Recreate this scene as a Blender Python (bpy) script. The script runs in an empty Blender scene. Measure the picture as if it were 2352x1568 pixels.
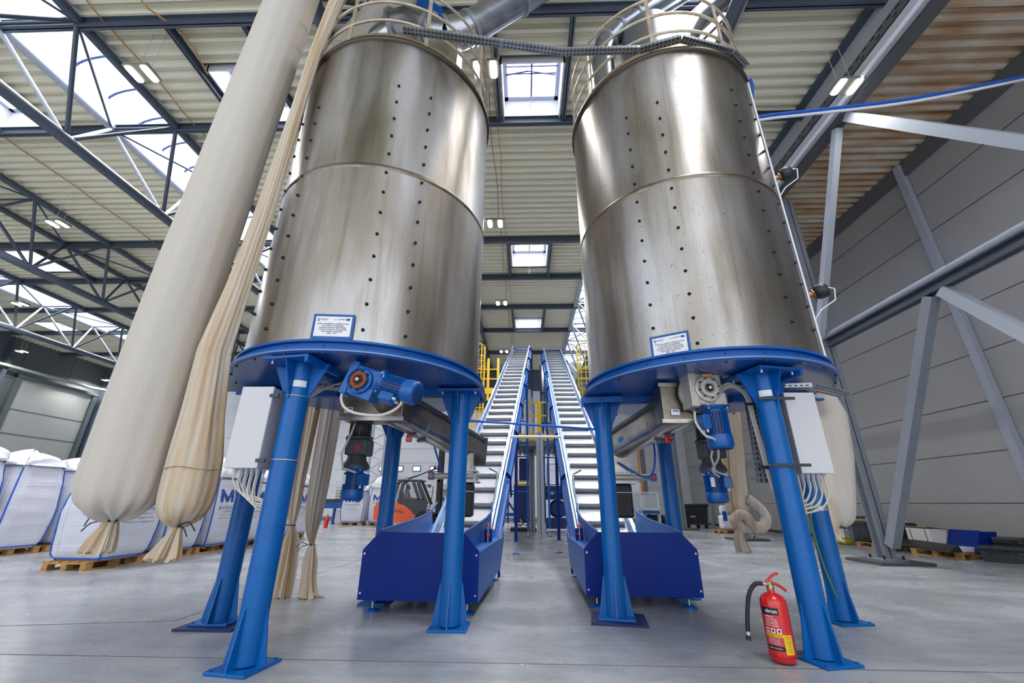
import bpy, bmesh, math, random
from math import sin, cos, pi, radians as R_, atan2, sqrt, hypot
from mathutils import Vector as V, Matrix as M
random.seed(7)
SC = bpy.context.scene
COL = SC.collection

# ------------------------------------------------------------------ camera, world, light, exposure
cam_d = bpy.data.cameras.new('camera'); cam_d.sensor_width = 36.0; cam_d.lens = 14.625
cam_d.clip_start = 0.05; cam_d.clip_end = 300
cam_o = bpy.data.objects.new('camera', cam_d); COL.objects.link(cam_o)
_y = V((31, -373, 955.5)).normalized(); _z = V((16, 2449, 955.5)).normalized()
_z = (_z - _y * _z.dot(_y)).normalized(); _x = _z.cross(_y)
if _x.x < 0: _x = -_x
right = V((_x.x, _y.x, _z.x)); up = V((_x.y, _y.y, _z.y)); fwd = V((_x.z, _y.z, _z.z))
mw = M.Identity(4)
for i in range(3):
    mw[i][0] = right[i]; mw[i][1] = up[i]; mw[i][2] = -fwd[i]
mw[0][3], mw[1][3], mw[2][3] = 0.0, 0.0, 1.15
cam_o.matrix_world = mw
SC.camera = cam_o
SC.view_settings.view_transform = 'Standard'; SC.view_settings.look = 'None'
SC.view_settings.gamma = 1.0; SC.view_settings.use_curve_mapping = False
SC.view_settings.exposure = 0.35

w = bpy.data.worlds.new('daylight'); SC.world = w; w.use_nodes = True
wn = w.node_tree.nodes; wn['Background'].inputs[0].default_value = (0.86, 0.92, 1.0, 1); wn['Background'].inputs[1].default_value = 1.6

def area_light(name, loc, sx, sy, power, color=(1, 1, 1), rot=(0, 0, 0)):
    d = bpy.data.lights.new(name, 'AREA'); d.shape = 'RECTANGLE'; d.size = sx; d.size_y = sy
    d.energy = power; d.color = color
    o = bpy.data.objects.new(name, d); COL.objects.link(o); o.location = loc; o.rotation_euler = rot
    return o
sd = bpy.data.lights.new('hazy_sun', 'SUN'); sd.energy = 34.0; sd.angle = R_(70); sd.color = (1.0, 0.985, 0.96)
so = bpy.data.objects.new('hazy_sun', sd); COL.objects.link(so); so.rotation_euler = (R_(-8), R_(6), 0)
H = 11.0            # underside of the roof deck
TRUSS_X = (-24.9, -17.8, -10.6, -3.5, 3.6)
RIDGE_X = (-24.9, -10.6, 3.6)

# ------------------------------------------------------------------ materials
MATS = {}
def mat(name, col, rough=0.5, metal=0.0, spec=0.5, emit=0, bump=None, var=None, trans=0, alpha=1, coat=0):
    """var=(scale xyz, amount, second colour); bump=(scale xyz, strength)"""
    if name in MATS: return MATS[name]
    m = bpy.data.materials.new(name); m.use_nodes = True; MATS[name] = m
    nt = m.node_tree; b = nt.nodes['Principled BSDF']
    b.inputs['Base Color'].default_value = (*col, 1); b.inputs['Roughness'].default_value = rough
    b.inputs['Metallic'].default_value = metal; b.inputs['Specular IOR Level'].default_value = spec
    if coat: b.inputs['Coat Weight'].default_value = coat; b.inputs['Coat Roughness'].default_value = 0.12
    if emit:
        b.inputs['Emission Color'].default_value = (*col, 1); b.inputs['Emission Strength'].default_value = emit
    if trans: b.inputs['Transmission Weight'].default_value = trans
    if alpha < 1: b.inputs['Alpha'].default_value = alpha
    tc = nt.nodes.new('ShaderNodeTexCoord')
    def noise(scale, det=4):
        mp = nt.nodes.new('ShaderNodeMapping'); mp.inputs['Scale'].default_value = scale
        n = nt.nodes.new('ShaderNodeTexNoise'); n.inputs['Scale'].default_value = 1; n.inputs['Detail'].default_value = det
        nt.links.new(tc.outputs['Object'], mp.inputs['Vector']); nt.links.new(mp.outputs[0], n.inputs['Vector'])
        return n
    if var:
        n = noise(var[0]); r = nt.nodes.new('ShaderNodeValToRGB')
        r.color_ramp.elements[0].position = 0.5 - 0.15; r.color_ramp.elements[1].position = 0.5 + 0.18
        mx = nt.nodes.new('ShaderNodeMix'); mx.data_type = 'RGBA'
        mu = nt.nodes.new('ShaderNodeMath'); mu.operation = 'MULTIPLY'; mu.inputs[1].default_value = var[1]
        nt.links.new(n.outputs['Fac'], r.inputs[0]); nt.links.new(r.outputs[0], mu.inputs[0]); nt.links.new(mu.outputs[0], mx.inputs[0])
        mx.inputs[6].default_value = (*col, 1); mx.inputs[7].default_value = (*var[2], 1)
        nt.links.new(mx.outputs[2], b.inputs['Base Color'])
    if bump:
        n = noise(bump[0], 6); bp = nt.nodes.new('ShaderNodeBump'); bp.inputs['Strength'].default_value = bump[1]
        bp.inputs['Distance'].default_value = 0.02
        nt.links.new(n.outputs['Fac'], bp.inputs['Height']); nt.links.new(bp.outputs[0], b.inputs['Normal'])
    return m
def lin(r, g, b):
    f = lambda c: (c / 255 / 12.92) if c <= 10 else ((c / 255 + 0.055) / 1.055) ** 2.4
    return (f(r), f(g), f(b))

m_blue = mat('leg_blue_paint', lin(0, 96, 172), 0.36, spec=0.35, coat=0.1, var=((2, 2, 6), 0.35, lin(0, 80, 150)))
m_blue2 = mat('frame_blue_paint', lin(0, 86, 166), 0.42, spec=0.35, var=((4, 4, 4), 0.4, lin(0, 68, 144)))
m_navy = mat('trough_blue_paint', lin(0, 42, 130), 0.42, spec=0.22, var=((1.5, 1.5, 1.5), 0.4, lin(0, 34, 112)))
m_motor = mat('motor_blue_paint', lin(0, 84, 160), 0.32, spec=0.4, coat=0.2)
m_steel = mat('galvanised_steel', lin(176, 180, 186), 0.38, 0.85, var=((6, 6, 6), 0.5, lin(140, 144, 150)))
m_duct = mat('spiral_duct_metal', lin(178, 182, 190), 0.26, 1.0, bump=((3, 3, 3), 0.12), var=((2, 2, 5), 0.6, lin(126, 130, 138)))
m_pol = mat('worn_stainless', lin(186, 180, 174), 0.3, 1.0, var=((5, 3, 5), 0.7, lin(132, 124, 116)), bump=((8, 8, 8), 0.1))
m_stain = mat('stained_stainless', lin(138, 131, 122), 0.38, 1.0, var=((7, 7, 7), 0.8, lin(112, 96, 78)))
m_dkmetal = mat('dark_gear_casting', lin(74, 78, 80), 0.5, 0.25, var=((9, 9, 9), 0.5, lin(54, 57, 60)))
m_alu = mat('cast_aluminium', lin(192, 186, 176), 0.42, 0.45, var=((12, 12, 12), 0.4, lin(150, 144, 134)))
m_rust = mat('rust', lin(150, 74, 36), 0.8, 0.1, var=((20, 20, 20), 0.6, lin(96, 48, 30)))
m_black = mat('black_rubber', lin(26, 27, 30), 0.55)
m_blackp = mat('black_plastic', lin(36, 40, 44), 0.4, var=((3, 3, 3), 0.4, lin(50, 54, 58)))
m_grey = mat('cabinet_grey_paint', lin(206, 205, 208), 0.42)
m_grey2 = mat('light_grey_plastic', lin(200, 202, 210), 0.4)
m_cable = mat('grey_cable', lin(204, 200, 190), 0.5)
m_bcable = mat('blue_cable', lin(20, 88, 190), 0.45)
m_white = mat('white_paint', lin(226, 228, 236), 0.45)
m_paper = mat('white_label_paper', lin(232, 232, 236), 0.5)
m_ink = mat('dark_ink', lin(22, 24, 34), 0.6)
m_binkl = mat('blue_print_ink', lin(14, 72, 160), 0.6)
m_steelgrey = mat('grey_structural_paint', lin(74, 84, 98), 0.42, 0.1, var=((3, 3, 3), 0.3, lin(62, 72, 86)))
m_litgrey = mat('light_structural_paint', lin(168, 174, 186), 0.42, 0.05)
m_colgrey = mat('column_grey_paint', lin(132, 138, 148), 0.42, 0.1, var=((2, 2, 2), 0.3, lin(112, 118, 128)))
m_yellow = mat('yellow_paint', lin(236, 196, 24), 0.42)
m_red = mat('red_paint', lin(208, 26, 24), 0.28, coat=0.5)
m_orange = mat('orange_paint', lin(236, 88, 34), 0.35, coat=0.4)
m_carc = mat('forklift_charcoal', lin(56, 60, 68), 0.4)
m_wood = mat('pallet_wood', lin(196, 152, 92), 0.75, var=((4, 18, 18), 0.7, lin(150, 104, 56)), bump=((3, 30, 30), 0.3))
m_canvas = mat('cream_canvas', lin(206, 200, 192), 0.85, var=((6, 6, 0.25), 0.55, lin(200, 184, 164)), bump=((60, 60, 20), 0.25), spec=0.15)
m_canvas_y = mat('stained_canvas', lin(212, 200, 184), 0.85, var=((13, 13, 0.35), 0.85, lin(192, 160, 116)), bump=((50, 50, 16), 0.3), spec=0.15)
m_canvas_g = mat('grey_cream_canvas', lin(196, 188, 178), 0.85, var=((11, 11, 0.5), 0.9, lin(158, 132, 104)), bump=((40, 40, 14), 0.35), spec=0.15)
m_rope = mat('dark_rope', lin(48, 50, 62), 0.8)
m_bag = mat('woven_white_bag', lin(214, 216, 228), 0.55, var=((3, 3, 1), 0.4, lin(190, 196, 216)), bump=((1.5, 1.5, 26), 0.5))
m_film = mat('clear_white_film', lin(228, 230, 242), 0.22, bump=((9, 9, 9), 0.8))
m_belt = mat('white_belt', lin(188, 191, 198), 0.28, var=((6, 6, 6), 0.3, lin(174, 177, 185)))
m_cleat = mat('dusty_grey_cleat', lin(150, 155, 158), 0.5, var=((30, 30, 30), 0.8, lin(196, 198, 200)))
m_cleat_d = mat('dark_cleat_foot', lin(78, 88, 108), 0.5)
m_glow = bpy.data.materials.new('translucent_roof_panel'); m_glow.use_nodes = True
_n = m_glow.node_tree.nodes; _n.clear(); _l = m_glow.node_tree.links
_t = _n.new('ShaderNodeBsdfTransparent'); _e = _n.new('ShaderNodeEmission'); _e.inputs[0].default_value = (0.88, 0.9, 1.0, 1); _e.inputs[1].default_value = 1.3
_m = _n.new('ShaderNodeAddShader'); _t.inputs[0].default_value = (0.68, 0.69, 0.7, 1); _o = _n.new('ShaderNodeOutputMaterial')
_l.new(_t.outputs[0], _m.inputs[0]); _l.new(_e.outputs[0], _m.inputs[1]); _l.new(_m.outputs[0], _o.inputs[0])
m_lamp = mat('lamp_lens', (1.0, 0.98, 0.92), 0.4, emit=10.0)
m_glassd = mat('cab_glass', lin(120, 130, 140), 0.08, trans=0.0, alpha=0.15)
m_glass = mat('clear_panel', lin(206, 212, 222), 0.06, alpha=0.35)
m_skin = mat('skin', lin(186, 134, 108), 0.5)
m_hair = mat('dark_hair', lin(42, 34, 30), 0.6)
m_shirt = mat('grey_shirt', lin(158, 156, 158), 0.8)
m_bolt = mat('dark_bolt', lin(48, 42, 38), 0.45, 0.6)
m_zinc = mat('zinc_bolt', lin(196, 198, 204), 0.35, 0.8)
m_copper = mat('copper_wire', lin(198, 150, 92), 0.5, 0.2)
m_wirered = mat('red_wire', lin(150, 78, 66), 0.6)
m_green = mat('green_yellow_wire', lin(84, 132, 52), 0.5)

# ------------------------------------------------------------------ mesh collector
class MB:
    def __init__(s): s.v = []; s.f = []; s.sm = []
    def add(s, vs, fs, smooth=False):
        o = len(s.v); s.v += [tuple(p) for p in vs]; s.f += [tuple(i + o for i in f) for f in fs]; s.sm += [smooth] * len(fs); return s
    def box(s, x0, x1, y0, y1, z0, z1, T=None):
        vs = [V((x, y, z)) for z in (z0, z1) for y in (y0, y1) for x in (x0, x1)]
        if T: vs = [T @ p for p in vs]
        return s.add(vs, [(0, 2, 3, 1), (4, 5, 7, 6), (0, 1, 5, 4), (2, 6, 7, 3), (0, 4, 6, 2), (1, 3, 7, 5)])
    def bbox(s, x0, x1, y0, y1, z0, z1, b=0.01, T=None):
        """box with chamfered edges"""
        bm = bmesh.new(); bmesh.ops.create_cube(bm, size=1)
        for v in bm.verts: v.co = V(((x0 + x1) / 2 + v.co.x * (x1 - x0), (y0 + y1) / 2 + v.co.y * (y1 - y0), (z0 + z1) / 2 + v.co.z * (z1 - z0)))
        bmesh.ops.bevel(bm, geom=bm.edges[:], offset=b, segments=2, affect='EDGES', profile=0.5)
        if T: bmesh.ops.transform(bm, matrix=T, verts=bm.verts)
        bm.verts.index_update(); s.add([v.co.copy() for v in bm.verts], [tuple(v.index for v in f.verts) for f in bm.faces]); bm.free(); return s
    def bar(s, p0, p1, w, h, upv=(0, 0, 1)):
        p0, p1 = V(p0), V(p1); d = (p1 - p0); L = d.length; d.normalize(); u = V(upv)
        if abs(d.dot(u)) > 0.999: u = V((0, 1, 0))
        sx = d.cross(u).normalized(); sz = sx.cross(d)
        T = M((( sx.x, d.x, sz.x, p0.x), (sx.y, d.y, sz.y, p0.y), (sx.z, d.z, sz.z, p0.z), (0, 0, 0, 1)))
        return s.box(-w / 2, w / 2, 0, L, -h / 2, h / 2, T)
    def ibeam(s, p0, p1, w, h, upv=(0, 0, 1), t=0.02):
        p0, p1 = V(p0), V(p1); d = (p1 - p0); L = d.length; d.normalize(); u = V(upv)
        if abs(d.dot(u)) > 0.999: u = V((0, 1, 0))
        sx = d.cross(u).normalized(); sz = sx.cross(d)
        T = M(((sx.x, d.x, sz.x, p0.x), (sx.y, d.y, sz.y, p0.y), (sx.z, d.z, sz.z, p0.z), (0, 0, 0, 1)))
        s.box(-w / 2, w / 2, 0, L, -h / 2, -h / 2 + t, T); s.box(-w / 2, w / 2, 0, L, h / 2 - t, h / 2, T)
        return s.box(-t / 2, t / 2, 0, L, -h / 2, h / 2, T)
    def tube(s, p0, p1, r, r2=None, n=14, cap=True):
        return s.path([p0, p1], [r, r if r2 is None else r2], n, cap)
    def path(s, pts, r, n=10, cap=True):
        pts = [V(p) for p in pts]; k = len(pts); rr = r if isinstance(r, (list, tuple)) else [r] * k
        vs = []; pu = None
        for i, p in enumerate(pts):
            d = (pts[min(i + 1, k - 1)] - pts[max(i - 1, 0)])
            if d.length < 1e-9: d = V((0, 0, 1))
            d.normalize()
            if pu is None: pu = V((0, 0, 1)) if abs(d.z) < 0.9 else V((0, 1, 0))
            sx = d.cross(pu).normalized(); sz = sx.cross(d).normalized(); pu = sz
            for j in range(n):
                a = 2 * pi * j / n; vs.append(p + sx * cos(a) * rr[i] + sz * sin(a) * rr[i])
        fs = [(i * n + j, i * n + (j + 1) % n, (i + 1) * n + (j + 1) % n, (i + 1) * n + j) for i in range(k - 1) for j in range(n)]
        s.add(vs, fs, True)
        if cap:
            s.add(vs[:n], [tuple(range(n))]); s.add(vs[-n:], [tuple(reversed(range(n)))])
        return s
    def lathe(s, prof, c=(0, 0, 0), n=32, T=None, smooth=True):
        """prof: (r, z) pairs about the z axis through c; T is applied first"""
        c = V(c); vs = []
        for r, z in prof:
            for j in range(n):
                a = 2 * pi * j / n; p = V((r * cos(a), r * sin(a), z)); vs.append((T @ p if T else p) + c)
        k = len(prof)
        fs = [(i * n + j, i * n + (j + 1) % n, (i + 1) * n + (j + 1) % n, (i + 1) * n + j) for i in range(k - 1) for j in range(n)]
        s.add(vs, fs, smooth)
        for idx in (0, k - 1):
            if prof[idx][0] > 1e-4:
                s.add(vs[idx * n:(idx + 1) * n], [tuple(range(n)) if idx else tuple(reversed(range(n)))])
        return s
    def prism(s, poly, d):
        """polygon (3-D points) pushed along the vector d"""
        n = len(poly); d = V(d); vs = [V(p) for p in poly] + [V(p) + d for p in poly]
        return s.add(vs, [tuple(range(n)), tuple(reversed(range(n, 2 * n)))] + [(i, i + n, (i + 1) % n + n, (i + 1) % n) for i in range(n)])
    def mesh(s, name, m):
        me = bpy.data.meshes.new(name); me.from_pydata(s.v, [], s.f)
        me.polygons.foreach_set('use_smooth', s.sm); me.materials.append(m)
        bm = bmesh.new(); bm.from_mesh(me); bmesh.ops.recalc_face_normals(bm, faces=bm.faces); bm.to_mesh(me); bm.free()
        me.update(); return me
    def build(s, name, m, parent=None, label=None, kind=None):
        return link(name, s.mesh(name, m), parent, label, kind)
def link(name, me, parent=None, label=None, kind=None):
    o = bpy.data.objects.new(name, me); COL.objects.link(o)
    if parent is not None:
        o.parent = parent
        if parent.get('_root'): o.matrix_parent_inverse = M.Translation(-V(parent['_root']))
    if label: o['label'] = label
    if kind: o['kind'] = kind
    return o
def thing(name, label, cat, loc=(0, 0, 0), group=None):
    o = bpy.data.objects.new(name, None); COL.objects.link(o); o.location = loc; o.empty_display_size = 0.1
    o['_root'] = tuple(loc); o['label'] = label; o['category'] = cat
    if group: o['group'] = group
    return o
def tag(o, label, cat, group=None):
    o['label'] = label; o['category'] = cat
    if group: o['group'] = group
    return o
def struct(name, mb, m):
    o = mb.build(name, m); o['kind'] = 'structure'; return o
def dup(root, delta, label, rotz=0):
    """copy of a thing with copies of its parts and sub-parts, moved by delta"""
    r = root.copy(); COL.objects.link(r); r.location = root.location + V(delta); r.rotation_euler.z = root.rotation_euler.z + rotz; r['label'] = label
    def rec(src, dst):
        for ch in [c for c in KIDS.get(src.name, [])]:
            c = ch.copy(); COL.objects.link(c); c.parent = dst; c.matrix_parent_inverse = ch.matrix_parent_inverse.copy(); rec(ch, c)
    rec(root, r); return r
KIDS = {}
def index_kids(root):
    KIDS[root.name] = list(root.children)
    for c in root.children: index_kids(c)
def text_mesh(txt, size, m, T, name, parent=None, shear=0.0, align='CENTER', ext=0.0008, bold=0.0, spacing=1.0, wx=1.0):
    cu = bpy.data.curves.new('t', 'FONT'); cu.body = txt; cu.size = size; cu.align_x = align; cu.shear = shear
    cu.extrude = ext; cu.offset = bold; cu.space_character = spacing; cu.resolution_u = 2
    ob = bpy.data.objects.new('t', cu); COL.objects.link(ob)
    dg = bpy.context.evaluated_depsgraph_get(); me = bpy.data.meshes.new_from_object(ob.evaluated_get(dg))
    bpy.data.objects.remove(ob); me.transform(T @ M.Diagonal((wx, 1, 1, 1))); me.materials.clear(); me.materials.append(m); me.name = name
    return link(name, me, parent)
def frame(o, xdir, ydir):
    """matrix whose x, y axes are the given directions at origin o"""
    x = V(xdir).normalized(); y = V(ydir).normalized(); z = x.cross(y).normalized()
    return M(((x.x, y.x, z.x, o[0]), (x.y, y.y, z.y, o[1]), (x.z, y.z, z.z, o[2]), (0, 0, 0, 1)))
# ================================================================== THE SETTING
XL, XR, YB, YF = -33.0, 11.65, -9.0, 31.5
# floor with saw-cut joints
mf = mat('polished_concrete', lin(170, 174, 180), 0.3)
nt = mf.node_tree; b = nt.nodes['Principled BSDF']; tc = nt.nodes['Texture Coordinate']
def nnoise(scale, det=6, rough=0.6):
    mp = nt.nodes.new('ShaderNodeMapping'); mp.inputs['Scale'].default_value = scale
    n = nt.nodes.new('ShaderNodeTexNoise'); n.inputs['Scale'].default_value = 1; n.inputs['Detail'].default_value = det; n.inputs['Roughness'].default_value = rough
    nt.links.new(tc.outputs['Object'], mp.inputs['Vector']); nt.links.new(mp.outputs[0], n.inputs['Vector']); return n
def ramp(src, p0, c0, p1, c1):
    r = nt.nodes.new('ShaderNodeValToRGB'); r.color_ramp.elements[0].position = p0; r.color_ramp.elements[1].position = p1
    r.color_ramp.elements[0].color = (*c0, 1); r.color_ramp.elements[1].color = (*c1, 1); nt.links.new(src, r.inputs[0]); return r
n1 = nnoise((0.55, 0.8, 1)); n2 = nnoise((5, 6, 1), 8, 0.7); n3 = nnoise((1.2, 7, 1), 5)
r1 = ramp(n1.outputs['Fac'], 0.36, lin(140, 143, 148), 0.64, lin(166, 169, 175))
r2 = ramp(n2.outputs['Fac'], 0.3, (0.9, 0.9, 0.9), 0.62, (1.03, 1.03, 1.03))
r3 = ramp(n3.outputs['Fac'], 0.25, (0.74, 0.75, 0.76), 0.6, (1, 1, 1))
mm = nt.nodes.new('ShaderNodeMix'); mm.data_type = 'RGBA'; mm.blend_type = 'MULTIPLY'; mm.inputs[0].default_value = 1
nt.links.new(r1.outputs[0], mm.inputs[6]); nt.links.new(r2.outputs[0], mm.inputs[7])
mm2 = nt.nodes.new('ShaderNodeMix'); mm2.data_type = 'RGBA'; mm2.blend_type = 'MULTIPLY'; mm2.inputs[0].default_value = 0.7
nt.links.new(mm.outputs[2], mm2.inputs[6]); nt.links.new(r3.outputs[0], mm2.inputs[7])
nt.links.new(mm2.outputs[2], b.inputs['Base Color'])
rr = ramp(n1.outputs['Fac'], 0.3, (0.17, 0.17, 0.17), 0.7, (0.34, 0.34, 0.34)); nt.links.new(rr.outputs[0], b.inputs['Roughness'])
fl = MB(); fl.box(XL, XR, YB, YF, -0.3, 0); struct('floor', fl, mf)
m_joint = mat('joint_filler', lin(74, 76, 80), 0.7)
j = MB()
for yy in (3.9, 9.9, 15.9, 21.9): j.box(XL, XR, yy - 0.004, yy + 0.004, 0, 0.0015)
for xx in (-15.6, -9.6, 8.4): j.box(xx - 0.004, xx + 0.004, YB, YF, 0, 0.0015)
j.bar((-3.64, 4.95, 0.001), (-3.59, 10.04, 0.001), 0.008, 0.002); j.bar((-3.64, 4.95, 0.001), (-7.9, 4.2, 0.001), 0.008, 0.002)
struct('trim_1', j, m_joint)

# corrugated roof deck, ribs running left to right, cut open for the roof lights
BOXL = [(cx, y0, y1) for cx in (0.22, -6.95, -14.1, -21.2, -28.3) for (y0, y1) in ((-1.6, 0.1), (6.82, 8.44), (14.3, 16.0), (21.6, 23.2))]
md = mat('cream_roof_deck', lin(232, 228, 208), 0.4, 0.0, var=((0.5, 2.5, 1), 0.25, lin(218, 210, 184)))
md2 = mat('warm_tinted_roof_deck', lin(222, 214, 196), 0.42, 0.0, var=((0.7, 3.2, 1), 0.9, lin(186, 138, 86)))  # orange-brown noise paints warm reflected light into the deck colour
cuts = []
for rx in RIDGE_X: cuts.append((rx - 0.92, rx + 0.92))
def spans(x0, x1, holes):
    out = []; x = x0
    for a, c in sorted(holes):
        if c <= x or a >= x1: continue
        if a > x: out.append((x, a))
        x = max(x, c)
    if x < x1: out.append((x, x1))
    return out
P = 0.28; prof = [(0.0, 0.0), (0.08, 0.0), (0.115, 0.13), (0.155, 0.13), (0.165, 0.11), (0.185, 0.11), (0.195, 0.13), (0.245, 0.13), (0.28, 0.0)]
def deck(x0, x1, name, m):
    d = MB(); y = YB
    while y < YF - 0.01:
        hs = list(cuts)
        for (cx, a, c) in BOXL:
            if y + P > a and y < c: hs.append((cx - 0.78, cx + 0.78))
        for (a, c) in spans(x0, x1, hs):
            vs = []; 
            for (dy, dz) in prof: vs += [V((a, y + dy, H + dz)), V((c, y + dy, H + dz))]
            k = len(prof); d.add(vs, [(2 * i, 2 * i + 1, 2 * i + 3, 2 * i + 2) for i in range(k - 1)])
        y += P
    return struct(name, d, m)
deck(XL, 7.9, 'ceiling', md)
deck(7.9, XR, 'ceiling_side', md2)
# dark backing over the deck so no sky leaks through the rib ends
bk = MB()
for (a, c) in spans(XL, XR, cuts):
    y = YB
    xs = [b for b in BOXL if a < b[0] < c]
    ys = sorted(set([YB, YF] + [b[1] for b in xs] + [b[2] for b in xs]))
    for y0, y1 in zip(ys[:-1], ys[1:]):
        hs = [(b[0] - 0.78, b[0] + 0.78) for b in xs if b[1] <= y0 + 1e-6 and b[2] >= y1 - 1e-6]
        for (p, q) in spans(a, c, hs): bk.box(p, q, y0, y1, H + 0.14, H + 0.3)
struct('ceiling_insulation', bk, mat('roof_insulation', lin(120, 120, 118), 0.9))

# walls
def panel_mat(name, col, col2, seam, axis_scale=300.0, s=0.3):
    m = mat(name, col, 0.42, 0.15, var=((0.4, 0.4, 0.4), 0.5, col2))
    nt = m.node_tree; b = nt.nodes['Principled BSDF']; tc = nt.nodes['Texture Coordinate']
    mp = nt.nodes.new('ShaderNodeMapping'); mp.inputs['Scale'].default_value = (0, 0, 1)
    wv = nt.nodes.new('ShaderNodeTexWave'); wv.bands_direction = 'Z'; wv.inputs['Scale'].default_value = axis_scale / 6.283 / 3
    nt.links.new(tc.outputs['Object'], mp.inputs[0]); nt.links.new(mp.outputs[0], wv.inputs['Vector'])
    bp = nt.nodes.new('ShaderNodeBump'); bp.inputs['Strength'].default_value = s; bp.inputs['Distance'].default_value = 0.01
    nt.links.new(wv.outputs['Fac'], bp.inputs['Height']); nt.links.new(bp.outputs[0], b.inputs['Normal'])
    return m
mwr = panel_mat('grey_ribbed_panel', lin(178, 177, 177), lin(160, 159, 158), 1.2)
mwl = panel_mat('dark_ribbed_panel', lin(92, 100, 104), lin(80, 88, 92), 1.2)
mseam = mat('panel_seam', lin(58, 60, 62), 0.6)
wr = MB(); wr.box(XR, XR + 0.2, YB, YF, -0.3, H + 0.6); struct('wall_right', wr, mwr)
sm = MB()
for z in (1.24, 2.44, 3.64, 4.85, 6.06, 7.27, 8.48, 9.7): sm.box(XR - 0.006, XR, YB, YF, z - 0.009, z + 0.009)
struct('trim_2', sm, mseam)
hd = MB(); hd.box(XR - 0.08, XR, YB, YF, H - 0.5, H); struct('trim_3', hd, mat('eaves_flashing', lin(96, 98, 102), 0.5))
bd = MB(); bd.box(XR - 0.03, XR, YB, YF, 0, 0.09); struct('baseboard_right', bd, mseam)
wl = MB(); wl.box(XL - 0.2, XL, YB, YF, -0.3, H + 0.6); struct('wall_left', wl, mwl)
sm = MB()
for z in (8.5,): sm.box(XL, XL + 0.01, YB, YF, z - 0.02, z + 0.02)
for y in range(-8, 31, 3): sm.box(XL, XL + 0.01, y, y + 0.03, 8.5, H)
struct('trim_4', sm, mseam)
# back wall: dark band on top, white panels under it
wb = MB(); wb.box(XL, XR, YF, YF + 0.2, 9.3, H + 0.6); struct('wall_back_upper', wb, mwl)
wb = MB(); wb.box(XL, XR, YF, YF + 0.2, -0.3, 9.3); struct('wall_back', wb, panel_mat('white_ribbed_panel', lin(238, 240, 246), lin(228, 231, 238), 1.2, s=0.2))
sm = MB()
for k in range(8): sm.box(XL + 3, XR, YF - 0.006, YF, 1.1 + k * 1.15, 1.115 + k * 1.15)
struct('trim_5', sm, mat('white_seam', lin(150, 154, 162), 0.6))
bb = MB(); bb.box(XL, XR, YF - 0.04, YF, 0, 0.25); struct('baseboard_back', bb, mat('plinth', lin(130, 132, 136), 0.7))
# rear end of the hall behind the camera: unseen opening added for fill daylight
wf = MB(); wf.box(XL, XL + 3, YB - 0.2, YB, -0.3, 9.2); wf.box(XR - 1.2, XR, YB - 0.2, YB, -0.3, 9.2); struct('wall_front', wf, mwr)

# sectional door in the left wall, white sectional door with windows at the back
d1 = MB(); d1.box(XL, XL + 0.08, 25.2, 30.0, 0, 8.6); struct('door_1', d1, panel_mat('door_grey_panel', lin(168, 172, 172), lin(150, 154, 154), 1.2, s=0.3))
t = MB()
for z in (2.1, 3.6, 5.1, 6.6): t.box(XL + 0.08, XL + 0.1, 25.2, 30.0, z, z + 0.05)
t.box(XL, XL + 0.25, 24.9, 25.2, 0, 8.7); t.box(XL, XL + 0.25, 30.0, 30.3, 0, 8.7); t.box(XL, XL + 0.3, 24.9, 30.3, 8.6, 8.8)
struct('trim_6', t, mat('door_rail', lin(96, 108, 112), 0.4, 0.5))
d3 = MB(); d3.box(XL, XL + 0.08, 17.0, 23.2, 0, 8.6); struct('door_3', d3, MATS['door_grey_panel'])
d2 = MB(); d2.box(-11.0, -4.6, YF - 0.08, YF, 0, 7.4); struct('door_2', d2, MATS['white_ribbed_panel'])
t = MB()
for z in (0.9, 1.9, 2.9, 3.9, 4.9, 5.9): t.box(-11.0, -4.6, YF - 0.09, YF - 0.08, z, z + 0.02)
struct('trim_7', t, MATS['white_seam'])
for i, cx in enumerate((-9.2, -7.92, -6.65, -10.4)):
    wnd = MB(); wnd.box(cx - 0.3, cx + 0.3, YF - 0.12, YF - 0.08, 3.3, 3.7); o = struct('window_%d' % (30 + i), wnd, mat('dark_gasket', lin(40, 66, 130), 0.5))
    g = MB(); g.box(cx - 0.24, cx + 0.24, YF - 0.13, YF - 0.12, 3.36, 3.64); g.build('pane', mat('bright_pane', (0.95, 0.97, 1.0), 0.3, emit=1.3), o)

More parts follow.
